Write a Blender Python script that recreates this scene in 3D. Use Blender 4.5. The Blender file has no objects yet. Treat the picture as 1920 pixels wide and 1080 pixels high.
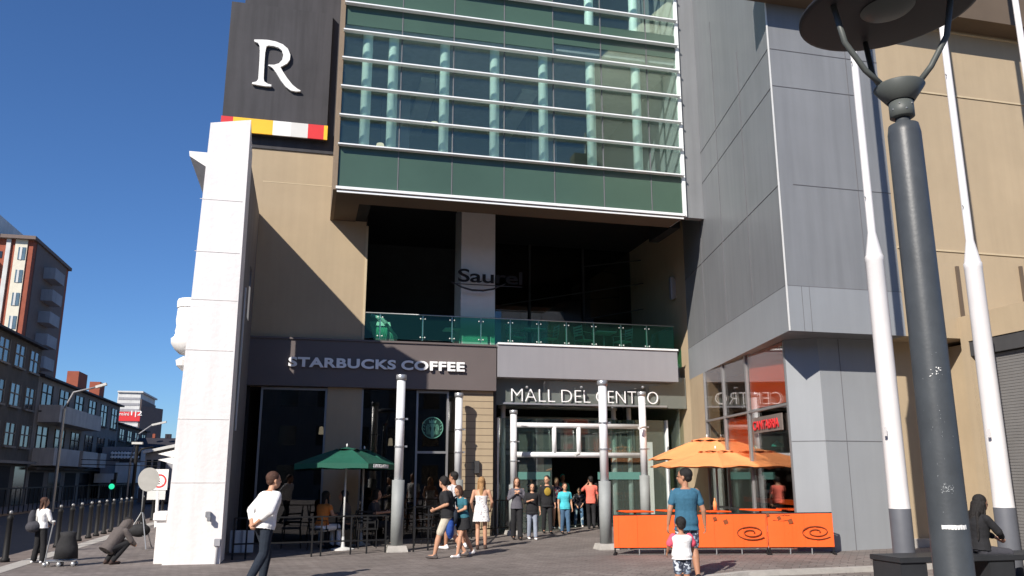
import bpy, bmesh, math, random
from mathutils.geometry import tessellate_polygon
from mathutils import Vector, Matrix, noise as mnoise
R=math.radians
# ------------------------------------------------------------------ camera
SC=bpy.context.scene
C=SC.collection
F=1550.; PITCH=R(12.9); YAW=R(13.8); EYE=1.6
cam_d=bpy.data.cameras.new('camera'); cam=bpy.data.objects.new('camera',cam_d); C.objects.link(cam)
cam.location=(0,0,EYE); cam.rotation_euler=(R(90)+PITCH,0,-YAW)
cam_d.sensor_width=36; cam_d.lens=36*F/1920; cam_d.clip_start=.05; cam_d.clip_end=3000
SC.camera=cam
# ------------------------------------------------------------------ sky and sun
SD=Vector((1,1.0,-1.01)).normalized()
EL=math.asin(-SD.z); AZ=math.atan2(-SD.x,-SD.y)
W=bpy.data.worlds.new('World'); SC.world=W; W.use_nodes=True
nt=W.node_tree; bg=nt.nodes['Background']
sky=nt.nodes.new('ShaderNodeTexSky'); sky.sky_type='NISHITA'; sky.sun_disc=False
sky.sun_elevation=EL; sky.sun_rotation=AZ; sky.altitude=0; sky.air_density=1.0; sky.dust_density=0.1; sky.ozone_density=6.0
tn=nt.nodes.new('ShaderNodeVectorMath'); tn.operation='MULTIPLY'; tn.inputs[1].default_value=(.68,.88,1.12); nt.links.new(sky.outputs[0],tn.inputs[0]); nt.links.new(tn.outputs[0],bg.inputs[0]); bg.inputs[1].default_value=.068
sl=bpy.data.lights.new('sun','SUN'); sl.energy=4.2; sl.angle=R(.55); sl.color=(1,.93,.84)
so=bpy.data.objects.new('sun',sl); C.objects.link(so); so.rotation_euler=SD.to_track_quat('-Z','Y').to_euler()
SC.view_settings.view_transform='Standard'; SC.view_settings.look='None'
SC.view_settings.exposure=0.7; SC.view_settings.gamma=1
SC.cycles.max_bounces=8; SC.cycles.transparent_max_bounces=16
random.seed(7)
# ------------------------------------------------------------------ measuring helper: where a sight line meets a plane
_fw=Vector((math.sin(YAW)*math.cos(PITCH),math.cos(YAW)*math.cos(PITCH),math.sin(PITCH)))
_rt=Vector((math.cos(YAW),-math.sin(YAW),0)); _up=_rt.cross(_fw)
def at(x,y,X=None,Y=None,Z=None):
    d=_fw*F+_rt*(x-960)-_up*(y-540)
    t=X/d.x if X is not None else (Y/d.y if Y is not None else (Z-EYE)/d.z)
    return Vector((0,0,EYE))+d*t
def gh(x,y):
    t=min(1,max(0,(y-11.8)/1.6)); t=t*t*(3-2*t); return .022*min(12,max(0,x))*t   # the square tilts up gently to the right
def gp(px,py):
    z=0
    for i in range(30):
        v=at(px,py,Z=z); z=.5*z+.5*gh(v.x,v.y)
    return Vector((v.x,v.y,gh(v.x,v.y)))
# ------------------------------------------------------------------ materials
MATS={}
def mat(name,col,rough=.7,var=.12,scale=3.,bump=0.,metal=0.,spec=.4,grime=0.,bscale=None,streak=0.):
    if name in MATS: return MATS[name]
    m=bpy.data.materials.new(name); m.use_nodes=True; n=m.node_tree; b=n.nodes['Principled BSDF']
    b.inputs['Roughness'].default_value=rough; b.inputs['Metallic'].default_value=metal
    b.inputs['Specular IOR Level'].default_value=spec
    tc=n.nodes.new('ShaderNodeTexCoord'); ns=n.nodes.new('ShaderNodeTexNoise')
    ns.inputs['Scale'].default_value=scale; ns.inputs['Detail'].default_value=7; ns.inputs['Roughness'].default_value=.62
    n.links.new(tc.outputs['Object'],ns.inputs['Vector'])
    mr=n.nodes.new('ShaderNodeMapRange'); mr.inputs[1].default_value=.3; mr.inputs[2].default_value=.7
    mr.inputs[3].default_value=1-var; mr.inputs[4].default_value=1+var
    n.links.new(ns.outputs[0],mr.inputs[0])
    hs=n.nodes.new('ShaderNodeVectorMath'); hs.operation='SCALE'; hs.inputs[0].default_value=col
    n.links.new(mr.outputs[0],hs.inputs['Scale'])
    out=hs.outputs[0]
    if streak:
        mp=n.nodes.new('ShaderNodeMapping'); mp.inputs['Scale'].default_value=(5,5,.35)
        n.links.new(tc.outputs['Object'],mp.inputs[0]); n2=n.nodes.new('ShaderNodeTexNoise'); n2.inputs['Scale'].default_value=1.3; n2.inputs['Detail'].default_value=6
        n.links.new(mp.outputs[0],n2.inputs['Vector']); m2=n.nodes.new('ShaderNodeMapRange')
        m2.inputs[1].default_value=.35; m2.inputs[2].default_value=.7; m2.inputs[3].default_value=1; m2.inputs[4].default_value=1-streak
        n.links.new(n2.outputs[0],m2.inputs[0]); h2=n.nodes.new('ShaderNodeVectorMath'); h2.operation='SCALE'
        n.links.new(out,h2.inputs[0]); n.links.new(m2.outputs[0],h2.inputs['Scale']); out=h2.outputs[0]
    n.links.new(out,b.inputs['Base Color'])
    if bump:
        bp=n.nodes.new('ShaderNodeBump'); bp.inputs['Strength'].default_value=bump; bp.inputs['Distance'].default_value=.02
        nb=n.nodes.new('ShaderNodeTexNoise'); nb.inputs['Scale'].default_value=bscale or scale*8; nb.inputs['Detail'].default_value=5
        n.links.new(tc.outputs['Object'],nb.inputs['Vector']); n.links.new(nb.outputs[0],bp.inputs['Height']); n.links.new(bp.outputs[0],b.inputs['Normal'])
    MATS[name]=m; return m
def glassmat(name,tint,gloss=.15,rough=.02,gcol=(1,1,1),opaq=0.,ocol=(0,0,0),fres=1.5):
    m=bpy.data.materials.new(name); m.use_nodes=True; n=m.node_tree; n.nodes.remove(n.nodes['Principled BSDF'])
    o=n.nodes['Material Output']; tr=n.nodes.new('ShaderNodeBsdfTransparent'); tr.inputs[0].default_value=(*tint,1)
    base=tr.outputs[0]
    if opaq:
        df=n.nodes.new('ShaderNodeBsdfDiffuse'); df.inputs[0].default_value=(*ocol,1); mx=n.nodes.new('ShaderNodeMixShader'); mx.inputs[0].default_value=opaq
        n.links.new(base,mx.inputs[1]); n.links.new(df.outputs[0],mx.inputs[2]); base=mx.outputs[0]
    gl=n.nodes.new('ShaderNodeBsdfGlossy'); gl.inputs[0].default_value=(*gcol,1); gl.inputs[1].default_value=rough
    fr=n.nodes.new('ShaderNodeLayerWeight'); fr.inputs[0].default_value=.5
    pw=n.nodes.new('ShaderNodeMath'); pw.operation='POWER'; pw.inputs[1].default_value=4.2; n.links.new(fr.outputs['Facing'],pw.inputs[0])
    ad=n.nodes.new('ShaderNodeMath'); ad.operation='ADD'; ad.inputs[1].default_value=gloss+.04; ad.use_clamp=True; n.links.new(pw.outputs[0],ad.inputs[0])
    m2=n.nodes.new('ShaderNodeMixShader'); n.links.new(ad.outputs[0],m2.inputs[0]); n.links.new(base,m2.inputs[1]); n.links.new(gl.outputs[0],m2.inputs[2])
    n.links.new(m2.outputs[0],o.inputs[0]); MATS[name]=m; return m
def patmat(name,cols,scale=8.,kind='noise',rough=.85,stretch=(1,1,1)):
    m=bpy.data.materials.new(name); m.use_nodes=True; n=m.node_tree; b=n.nodes['Principled BSDF']; b.inputs['Roughness'].default_value=rough
    tc=n.nodes.new('ShaderNodeTexCoord'); mp=n.nodes.new('ShaderNodeMapping'); mp.inputs['Scale'].default_value=stretch
    n.links.new(tc.outputs['Object'],mp.inputs[0]); cr=n.nodes.new('ShaderNodeValToRGB'); cr.color_ramp.interpolation='CONSTANT'
    if kind=='wave':
        t=n.nodes.new('ShaderNodeTexWave'); t.inputs['Scale'].default_value=scale; t.inputs['Distortion'].default_value=.6; o=t.outputs[1]
    elif kind=='vor':
        t=n.nodes.new('ShaderNodeTexVoronoi'); t.inputs['Scale'].default_value=scale; s=n.nodes.new('ShaderNodeSeparateColor'); n.links.new(t.outputs['Color'],s.inputs[0]); o=s.outputs[0]
    else:
        t=n.nodes.new('ShaderNodeTexNoise'); t.inputs['Scale'].default_value=scale; t.inputs['Detail'].default_value=3; mr=n.nodes.new('ShaderNodeMapRange'); mr.inputs[1].default_value=.3; mr.inputs[2].default_value=.7; n.links.new(t.outputs[0],mr.inputs[0]); o=mr.outputs[0]
    n.links.new(mp.outputs[0],t.inputs['Vector']); n.links.new(o,cr.inputs[0])
    e=cr.color_ramp.elements; k=len(cols)
    e[0].position=0; e[0].color=(*cols[0],1); e[1].position=1/k; e[1].color=(*cols[1],1)
    for i in range(2,k): q=e.new(i/k); q.color=(*cols[i],1)
    n.links.new(cr.outputs[0],b.inputs['Base Color']); MATS[name]=m; return m
def emis(name,col,s):
    m=bpy.data.materials.new(name); m.use_nodes=True; b=m.node_tree.nodes['Principled BSDF']; b.inputs['Base Color'].default_value=(*col,1)
    b.inputs['Emission Color'].default_value=(*col,1); b.inputs['Emission Strength'].default_value=s; MATS[name]=m; return m
# ------------------------------------------------------------------ mesh helpers
class MB:
    def __init__(s): s.b=bmesh.new()
    def box(s,x0,x1,y0,y1,z0,z1,bev=0):
        vs=[s.b.verts.new((x,y,z)) for x in (x0,x1) for y in (y0,y1) for z in (z0,z1)]
        fs=[s.b.faces.new([vs[i] for i in q]) for q in ((0,1,3,2),(4,6,7,5),(0,4,5,1),(2,3,7,6),(0,2,6,4),(1,5,7,3))]
        if bev:
            es={e for f in fs for e in f.edges}; bmesh.ops.bevel(s.b,geom=list(es),offset=bev,segments=2,affect='EDGES')
        return s
    def bar(s,p0,p1,w,h,up=(0,0,1)):
        p0=Vector(p0);p1=Vector(p1);d=(p1-p0).normalized();u=Vector(up)
        if abs(d.dot(u))>.98:u=Vector((0,1,0))
        r=d.cross(u).normalized();u=r.cross(d)
        vs=[s.b.verts.new(p+r*a*w/2+u*c*h/2) for p in (p0,p1) for a,c in ((-1,-1),(1,-1),(1,1),(-1,1))]
        for q in ((3,2,1,0),(4,5,6,7),(0,1,5,4),(1,2,6,5),(2,3,7,6),(3,0,4,7)): s.b.faces.new([vs[i] for i in q])
        return s
    def tube(s,pts,r,n=12,cap=True):
        pts=[Vector(p) for p in pts]; k=len(pts); rr=r if isinstance(r,(list,tuple)) else [r]*k; rings=[]; u0=None
        for i,p in enumerate(pts):
            d=(pts[min(i+1,k-1)]-pts[max(i-1,0)]).normalized()
            if u0 is None: u0=Vector((0,0,1)) if abs(d.z)<.9 else Vector((1,0,0))
            a=d.cross(u0).normalized(); c=a.cross(d).normalized(); u0=c
            rings.append([s.b.verts.new(p+(a*math.cos(2*math.pi*j/n)+c*math.sin(2*math.pi*j/n))*rr[i]) for j in range(n)])
        for A,B in zip(rings,rings[1:]):
            for j in range(n): s.b.faces.new((A[j],A[(j+1)%n],B[(j+1)%n],B[j]))
        if cap: s.b.faces.new(rings[0][::-1]); s.b.faces.new(rings[-1])
        return s
    def lathe(s,prof,c=(0,0,0),n=24,a0=0,a1=2*math.pi):
        full=abs(a1-a0-2*math.pi)<1e-6; m=n if full else n+1; rings=[]
        for r,z in prof:
            rings.append([s.b.verts.new((c[0]+r*math.cos(a0+(a1-a0)*j/n),c[1]+r*math.sin(a0+(a1-a0)*j/n),c[2]+z)) for j in range(m)] if r>1e-5 else [s.b.verts.new((c[0],c[1],c[2]+z))])
        for A,B in zip(rings,rings[1:]):
            for j in range(n):
                k=(j+1)%m
                q=[A[j] if len(A)>1 else A[0],A[k] if len(A)>1 else A[0],B[k] if len(B)>1 else B[0],B[j] if len(B)>1 else B[0]]
                u=[]
                for v in q:
                    if v not in u:u.append(v)
                if len(u)>2: s.b.faces.new(u)
        return s
    def ell(s,c,r,rot=None,u=14,v=10):
        M=Matrix.Translation(c)@((rot.to_4x4()) if rot else Matrix.Identity(4))@Matrix.Diagonal((*r,1))
        bmesh.ops.create_uvsphere(s.b,u_segments=u,v_segments=v,radius=1,matrix=M); return s
    def poly(s,pts,ex):
        ex=Vector(ex); a=[s.b.verts.new(Vector(p)) for p in pts]; b=[s.b.verts.new(Vector(p)+ex) for p in pts]; n=len(a)
        tr=tessellate_polygon([[Vector(p) for p in pts]])
        for t_ in tr:
            try: s.b.faces.new([a[i] for i in t_]); s.b.faces.new([b[i] for i in t_][::-1])
            except ValueError: pass
        for i in range(n): s.b.faces.new((a[i],a[(i+1)%n],b[(i+1)%n],b[i]))
        return s
    def quad(s,*p): s.b.faces.new([s.b.verts.new(Vector(q)) for q in p]); return s
    def build(s,name,m,parent=None,smooth=False,label=None):
        bmesh.ops.recalc_face_normals(s.b,faces=s.b.faces)
        me=bpy.data.meshes.new(name); s.b.to_mesh(me); s.b.free()
        return link(name,me,m,parent,smooth,label)
def link(name,me,m,parent=None,smooth=False,label=None):
    if m is not None:
        me.materials.clear(); me.materials.append(MATS[m] if isinstance(m,str) else m)
    if smooth:
        me.polygons.foreach_set('use_smooth',[True]*len(me.polygons))
    o=bpy.data.objects.new(name,me); C.objects.link(o)
    if parent:
        o.parent=parent; o.matrix_parent_inverse=Matrix.Translation(-wl(parent))
    if label:o['label']=label
    return o
def wl(o):
    v=Vector(o.location)
    while o.parent:
        v=v+o.matrix_parent_inverse.translation; o=o.parent; v=v+Vector(o.location)
    return v
def tag(o,label,cat,group=None,kind=None):
    if label:o['label']=label
    if cat:o['category']=cat
    if group:o['group']=group
    if kind:o['kind']=kind
    return o
def thing(name,label,cat,loc=(0,0,0),group=None):
    o=bpy.data.objects.new(name,None); o.empty_display_size=.2; C.objects.link(o); o.location=loc
    return tag(o,label,cat,group)
def struct(name,mb,m,smooth=False): o=mb.build(name,m,None,smooth); o['kind']='structure'; return o
def copy_tree(o,parent=None):
    c=o.copy(); C.objects.link(c); c.parent=parent
    if parent: c.matrix_parent_inverse=o.matrix_parent_inverse.copy()
    for ch in [x for x in o.children]: copy_tree(ch,c)
    return c
def text(s,size,depth,name,m,parent,M,spacing=1,off=0,width=None,res=4):
    cu=bpy.data.curves.new(name,'FONT'); cu.body=s; cu.size=size; cu.extrude=depth/2; cu.space_character=spacing; cu.offset=off; cu.resolution_u=res
    cu.align_x='LEFT'; t=bpy.data.objects.new('t',cu); C.objects.link(t); dg=bpy.context.evaluated_depsgraph_get(); me=bpy.data.meshes.new_from_object(t.evaluated_get(dg))
    bpy.data.objects.remove(t)
    xs=[v.co.x for v in me.vertices]; ys=[v.co.y for v in me.vertices]
    k=(width/(max(xs)-min(xs))) if width else 1
    me.transform(Matrix.Translation((-min(xs)*k,-min(ys),0))@Matrix.Diagonal((k,1,1,1)))
    me.transform(M); return link(name,me,m,parent)
def TM(p,right=(1,0,0),up=(0,0,1)):
    r=Vector(right).normalized();u=Vector(up).normalized();n=r.cross(u)
    return Matrix(((r.x,u.x,n.x,p[0]),(r.y,u.y,n.y,p[1]),(r.z,u.z,n.z,p[2]),(0,0,0,1)))
# ------------------------------------------------------------------ material list
mat('tan',(.40,.315,.208),.9,.08,.5,.2,streak=.06); mat('tan_groove',(.50,.41,.27),.9)
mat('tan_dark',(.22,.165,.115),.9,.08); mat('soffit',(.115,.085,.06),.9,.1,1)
mat('grey_panel',(.205,.213,.222),.38,.08,.35,streak=.12); mat('grey_light',(.26,.275,.29),.5,.06,.5,streak=.05); mat('joint',(.14,.14,.15),.8); mat('stone_joint',(.60,.57,.55),.9)
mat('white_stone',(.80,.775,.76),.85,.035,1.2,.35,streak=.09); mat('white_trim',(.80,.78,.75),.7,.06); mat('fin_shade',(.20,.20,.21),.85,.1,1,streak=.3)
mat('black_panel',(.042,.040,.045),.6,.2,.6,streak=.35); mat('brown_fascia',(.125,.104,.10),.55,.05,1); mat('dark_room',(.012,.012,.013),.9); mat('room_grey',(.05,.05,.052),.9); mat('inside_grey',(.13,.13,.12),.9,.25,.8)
mat('band',(.27,.267,.285),.5,.04,.8,streak=.05); mat('white_metal',(.80,.82,.82),.35,.03,metal=.0); mat('steel',(.42,.43,.44),.35,.08,metal=.6); mat('alu',(.30,.30,.30),.4,.05,metal=.5)
mat('black_metal',(.014,.014,.015),.6,.1,spec=.2); mat('column_white',(.82,.83,.84),.35,.06,2,metal=.15,streak=.1); mat('column_grey',(.27,.285,.28),.6,.10,3,.1,streak=.15)
mat('lamp_grey',(.058,.066,.074),.42,.12,6,.05,streak=.1); mat('lamp_head',(.085,.095,.09),.5,.08); mat('lamp_dark',(.018,.018,.02),.6)
mat('flag_white',(.70,.68,.67),.4,.04,2,streak=.06); mat('orange',(.86,.105,.010),.6,.04,3,.1); mat('orange_cloth',(.80,.31,.115),.8,.05,4); mat('orange_wall',(.82,.115,.012),.5,.05)
mat('green_cloth',(.008,.085,.055),.75,.1,4); mat('spandrel',(.055,.10,.072),.3,.10,.5,spec=.5); mat('light_col',(.80,.92,.88),.5,.03)
mat('yellow',(.85,.48,.03),.6,.04); mat('red',(.62,.03,.035),.6,.05); mat('paint_white',(.80,.80,.78),.6,.04); mat('paint_pale',(.62,.62,.60),.6,.04)
mat('asphalt',(.05,.05,.055),.9,.2,4,.3); mat('kerb',(.38,.36,.33),.9,.15,6,.3,streak=.0); mat('dusty',(.16,.13,.115),.9,.2,3,.2)
mat('bench_dark',(.025,.027,.03),.5,.15); mat('shutter',(.17,.165,.16),.6,.08,2); mat('brick_red',(.30,.085,.05),.9,.12,2); mat('cream',(.66,.62,.50),.85,.08,2); mat('tower_grey',(.17,.13,.115),.9,.1)
mat('balcony_pale',(.42,.41,.40),.9,.1,1,streak=.2); mat('old_wall',(.085,.08,.075),.95,.18,1.2,.2,streak=.25); mat('old_wall_light',(.20,.19,.18),.95,.15,1,.2,streak=.25); mat('roof_dark',(.03,.028,.035),.8,.2); mat('win_dark',(.02,.025,.03),.15,.1,spec=.8); mat('win_sky',(.10,.15,.18),.12,.2,spec=.9)
mat('white_far',(.62,.62,.60),.85,.12,.6,streak=.12); mat('grey_far',(.33,.33,.35),.9,.15,.4,streak=.15); mat('skin',(.50,.27,.17),.55,.06,12); mat('skin_tan',(.40,.20,.12),.55,.06,12); mat('skin_dark',(.28,.14,.085),.55,.06,12)
mat('hair_black',(.012,.010,.009),.6,.4,40,.5); mat('hair_brown',(.07,.03,.018),.6,.4,40,.5); mat('hair_blond',(.36,.20,.08),.6,.3,40,.5); mat('eye',(.01,.01,.01),.2)
for k,c in dict(cl_white=(.80,.79,.78),cl_navy=(.014,.021,.034),cl_black=(.015,.015,.017),cl_beige=(.52,.47,.38),cl_blue=(.035,.12,.19),cl_royal=(.02,.07,.30),cl_teal=(.03,.13,.17),cl_cyan=(.07,.48,.55),cl_jeans=(.06,.12,.20),cl_pale_jeans=(.26,.33,.42),cl_grey_jeans=(.24,.27,.33),cl_coral=(.75,.17,.12),cl_pink=(.78,.10,.16),cl_yellow=(.33,.22,.03),cl_greybrown=(.10,.085,.08),cl_orange=(.62,.20,.04),cl_brown=(.05,.03,.025),cl_turq=(.03,.42,.34),cl_darkgrey=(.05,.05,.06)).items(): mat(k,c,.9,.12,14,.5,bscale=18)
patmat('cl_stripe',[(.03,.03,.045),(.16,.15,.17)],22,'wave'); patmat('cl_lace',[(.78,.76,.74),(.78,.76,.74),(.42,.38,.40)],26,'noise'); patmat('cl_floral',[(.02,.02,.05),(.25,.03,.05),(.03,.03,.09),(.35,.30,.30)],24,'vor')
patmat('cl_swim',[(.30,.38,.48),(.05,.06,.09),(.55,.60,.66)],12,'noise'); patmat('cl_ripped',[(.06,.13,.22),(.06,.13,.22),(.45,.55,.60)],9,'noise')
patmat('cl_pattern',[(.02,.02,.03),(.05,.05,.07),(.3,.25,.26)],18,'vor')
glassmat('glass_green',(.90,.975,.95),.035,.015,(.86,1,.80),.05,(.20,.27,.235)); glassmat('glass_rail',(.42,.74,.62),-.02,.01,gcol=(.8,1,.9),opaq=.03,ocol=(.05,.20,.15)); glassmat('glass_dark',(.42,.42,.42),.05,.01); glassmat('glass_clear',(.80,.88,.85),.06,.01,opaq=.11,ocol=(.30,.36,.32)); glassmat('sign_glass',(.6,.66,.62),.05,.02,opaq=.75,ocol=(.17,.19,.175))
glassmat('glass_side',(.86,.84,.82),.06,.01)
emis('green_light',(.02,.6,.3),.9); emis('lamp_warm',(1,.85,.6),.6)
glassmat('frost',(.5,.7,.65),.05,.2,opaq=.75,ocol=(.14,.32,.28)); mat('reflector',(.42,.41,.38),.7,.08,5); mat('bag_black',(.02,.02,.022),.8,.3,12,.3)

mat('foot_shade',(.10,.105,.12),.6,.1,3)
# ================================================================== ground
g=bpy.data.materials.new('paving'); g.use_nodes=True; n=g.node_tree; b=n.nodes['Principled BSDF']; b.inputs['Roughness'].default_value=.85
tc=n.nodes.new('ShaderNodeTexCoord'); mp=n.nodes.new('ShaderNodeMapping'); mp.inputs['Rotation'].default_value=(0,0,R(38)); n.links.new(tc.outputs['Object'],mp.inputs[0])
bk=n.nodes.new('ShaderNodeTexBrick'); bk.inputs['Scale'].default_value=1; bk.inputs['Brick Width'].default_value=.24; bk.inputs['Row Height'].default_value=.12; bk.inputs['Mortar Size'].default_value=.007
bk.inputs['Color1'].default_value=(.158,.132,.120,1); bk.inputs['Color2'].default_value=(.210,.182,.166,1); bk.inputs['Mortar'].default_value=(.09,.078,.07,1)
n.links.new(mp.outputs[0],bk.inputs['Vector'])
ns=n.nodes.new('ShaderNodeTexNoise'); ns.inputs['Scale'].default_value=.55; ns.inputs['Detail'].default_value=9; ns.inputs['Roughness'].default_value=.68; n.links.new(tc.outputs['Object'],ns.inputs['Vector'])
mr=n.nodes.new('ShaderNodeMapRange'); mr.inputs[1].default_value=.3; mr.inputs[2].default_value=.7; mr.inputs[3].default_value=.66; mr.inputs[4].default_value=1.22; n.links.new(ns.outputs[0],mr.inputs[0])
hs=n.nodes.new('ShaderNodeVectorMath'); hs.operation='SCALE'; n.links.new(bk.outputs[0],hs.inputs[0]); n.links.new(mr.outputs[0],hs.inputs['Scale'])
vo=n.nodes.new('ShaderNodeTexNoise'); vo.inputs['Scale'].default_value=7; vo.inputs['Detail'].default_value=2; n.links.new(tc.outputs['Object'],vo.inputs['Vector'])
m3=n.nodes.new('ShaderNodeMapRange'); m3.inputs[1].default_value=.66; m3.inputs[2].default_value=.72; m3.inputs[3].default_value=1; m3.inputs[4].default_value=.55; n.links.new(vo.outputs[0],m3.inputs[0])
h3=n.nodes.new('ShaderNodeVectorMath'); h3.operation='SCALE'; n.links.new(hs.outputs[0],h3.inputs[0]); n.links.new(m3.outputs[0],h3.inputs['Scale'])
n.links.new(h3.outputs[0],b.inputs['Base Color'])
bp=n.nodes.new('ShaderNodeBump'); bp.inputs['Strength'].default_value=.5; bp.inputs['Distance'].default_value=.012; iv=n.nodes.new('ShaderNodeMath'); iv.operation='SUBTRACT'; iv.inputs[0].default_value=1
n.links.new(bk.outputs['Fac'],iv.inputs[1]); n.links.new(iv.outputs[0],bp.inputs['Height']); n.links.new(bp.outputs[0],b.inputs['Normal']); MATS['paving']=g
struct('ground',MB().quad((-1200,-400,-.12),(1200,-400,-.12),(1200,1800,-.12),(-1200,1800,-.12)),'dusty')
m=MB(); gx_=[-4.95]+[k*.5 for k in range(-9,30)]+[20,60]; gy_=[-40,0,8,10]+[11.5+k*.25 for k in range(12)]+[16,20,25,30,60]
G_=[[m.b.verts.new((x,y,gh(x,y))) for x in gx_] for y in gy_]
for i in range(len(gy_)-1):
    for j in range(len(gx_)-1): m.b.faces.new((G_[i][j],G_[i][j+1],G_[i+1][j+1],G_[i+1][j]))
struct('plaza_pavement',m,'paving',True)
struct('street_kerb',MB().box(-5.3,-4.95,-5.9,90,-.10,.006),'kerb')
struct('kerbside_strip',MB().box(-5.95,-5.3,-5.9,90,-.10,-.004),'dusty')
struct('road',MB().quad((-13,-60,-.10),(-5.95,-60,-.10),(-5.95,300,-.10),(-13,300,-.10)),'asphalt')
struct('far_pavement',MB().box(-40,-13,-60,300,-.10,.0),'dusty')
# raised kerb edge at the lower right
q1=gp(1400,1079); q2=gp(1675,1067)
m=MB(); m.bar((q1.x,q1.y,.09),(q2.x+6,q2.y-.02,.16),.16,.10); m.bar((q1.x-1.2,q1.y-.25,.045),(q1.x,q1.y,.09),.16,.10); struct('pavement_kerb',m,'kerb')
# ================================================================== the shopping mall
mall=thing('shopping_mall','large tan and grey shopping mall with projecting green glass box above its entrance','building',(5,24,0))
P=lambda name,mb,m,par=mall,**k: mb.build(name,m,par,**k)
YF=22.0; YB=19.5
zs=lambda x,y,Y: at(x,y,Y=Y).z
# --- left tan wall with black panel
zpan=zs(550,284,YF)
m=MB(); m.box(-2.3,1.30,YF,24.6,5.1,zpan); P('tan_wall',m,'tan')
m=MB(); m.box(1.30,1.36,YF-.02,YF+.5,5.12,8.3); P('wall_edge_trim',m,'tan_groove')
m=MB(); m.box(-2.3,.41,YF,24.6,zpan,16.5); P('upper_wall',m,'black_panel')
m=MB(); m.box(-1.95,.36,YF-.035,YF,zpan+.002,16.4); P('sign_backing',m,'black_panel')
for z in (zs(560,345,YF),): P('wall_groove',MB().box(-1.49,.42,YF-.004,YF,z-.012,z+.012),'tan_groove')
# --- main mass behind
m=MB(); m.box(-2.3,34,27.6,52,0,15.5); m.box(10.9,34,22.2,27.6,4.9,14.9); P('main_block',m,'tan')
# --- dark recess of the terrace and the ground floor interior
ZB=8.42
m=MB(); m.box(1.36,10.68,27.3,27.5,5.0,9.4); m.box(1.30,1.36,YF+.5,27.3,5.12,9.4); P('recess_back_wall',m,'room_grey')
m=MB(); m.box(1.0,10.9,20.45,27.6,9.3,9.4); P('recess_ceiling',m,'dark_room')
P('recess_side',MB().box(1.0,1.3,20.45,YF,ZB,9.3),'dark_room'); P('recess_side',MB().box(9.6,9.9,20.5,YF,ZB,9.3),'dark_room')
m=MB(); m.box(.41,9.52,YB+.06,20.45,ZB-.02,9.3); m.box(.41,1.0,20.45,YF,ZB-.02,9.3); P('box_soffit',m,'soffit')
m=MB(); m.box(10.68,11.2,21.95,27.6,0,4.89); m.box(10.68,10.9,21.95,27.6,4.89,15.); m.box(10.9,11.2,21.95,22.2,4.89,15); P('side_wall',m,'tan')
m=MB(); m.box(10.62,10.68,22.6,22.68,6.9,7.5); m.box(10.5,10.62,22.56,22.72,6.85,7.55,.02); P('wall_lamp',m,'steel')
P('balcony_floor',MB().box(1.3,10.3,YF+.22,27.6,4.9,5.05),'grey_far')
# recessed column, lit at its foot
a=at(864,560,Y=22.35); c=at(928,560,Y=22.35)
m=MB(); m.box(a.x,c.x,22.35,23.4,5.05,9.3); P('terrace_column',m,'paint_pale')
# terrace shop glazing with thin slanting tubes
m=MB(); m.box(5.3,10.68,26.2,26.24,5.05,9.3); P('terrace_glazing',m,'glass_dark')
m=MB()
for (xa,ya,xb,yb) in ((940,572,1228,528),(1090,600,1226,576),(1095,500,1228,485)):
    m.tube([at(xa,ya,Y=26.1),at(xb,yb,Y=25.0)],.018,6)
P('slanting_tube',m,'room_grey')
P('terrace_mullion',MB().box(7.0,7.06,26.1,26.3,5.05,9.3),'room_grey'); P('terrace_mullion',MB().box(8.9,8.96,26.1,26.3,5.05,9.3),'room_grey')
# --- glass box
XL=.41; XR=9.52; TOP=19.6
zl=[zs(636,273,YB),zs(637,219,YB),zs(639,165,YB),zs(642,112,YB),zs(643,60,YB),zs(647,8.5,YB)]
dz=(zl[-1]-zl[0])/5
zl=[zl[0]+dz*i for i in range(6)]; zl+= [zl[5]+dz*i for i in (1,2,3,4)]
mx=[at(x,y,Y=YB).x for x,y in ((746,330),(847,337),(945,345),(1040,353),(1133,361),(1222,369))]
xs=[XL]+mx+[XR]
for i in range(7):
    P('spandrel_panel',MB().box(xs[i]+.012,xs[i+1]-.012,YB,YB+.05,ZB+.07,zl[0]),'spandrel')
    P('window',MB().box(xs[i]+.012,xs[i+1]-.012,YB,YB+.03,zl[0]+.002,zl[5]-.55 if i<4 else zl[5]-.35),'glass_green')
    P('spandrel_panel',MB().box(xs[i]+.012,xs[i+1]-.012,YB,YB+.05,(zl[5]-.55 if i<4 else zl[5]-.35)+.01,zl[6]+.25 if i<4 else zl[6]-.42),'spandrel')
    P('window',MB().box(xs[i]+.012,xs[i+1]-.012,YB,YB+.03,zl[6]+.26 if i<4 else zl[6]-.41,TOP),'glass_green')
for x in mx: P('mullion',MB().box(x-.012,x+.012,YB-.012,YB+.06,ZB+.07,TOP),'joint')
for i,z in enumerate(zl): P('louvre',MB().box(XL-.03,XR+.03,YB-.17,YB-.02,z-.016,z+.016),'white_metal')
P('edge_trim',MB().box(XL-.03,XR+.03,YB-.08,YB-.003,ZB+.0,ZB+.065),'white_metal'); P('edge_trim',MB().box(XL-.0,XR+.0,YB-.04,YB-.003,ZB-.075,ZB-.03),'white_metal')
P('corner_post',MB().box(XR,XR+.09,YB-.05,YB+.06,ZB,TOP),'white_metal'); P('corner_post',MB().box(XL-.09,XL,YB-.05,YF,ZB-.02,TOP),'tan_dark')
m=MB(); m.box(XR+.0,XR+.06,YB+.06,27.6,9.31,TOP); m.box(XR,XR+.06,YB+.06,20.44,ZB,9.31); P('box_side',m,'grey_light')
for i,x in enumerate(mx+[XL+.62]):
    xx=x-.17 if i<6 else x
    P('round_column',MB().tube([(xx,YB+.42,zl[0]),(xx,YB+.42,TOP)],.13,16),'light_col',smooth=True)
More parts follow.
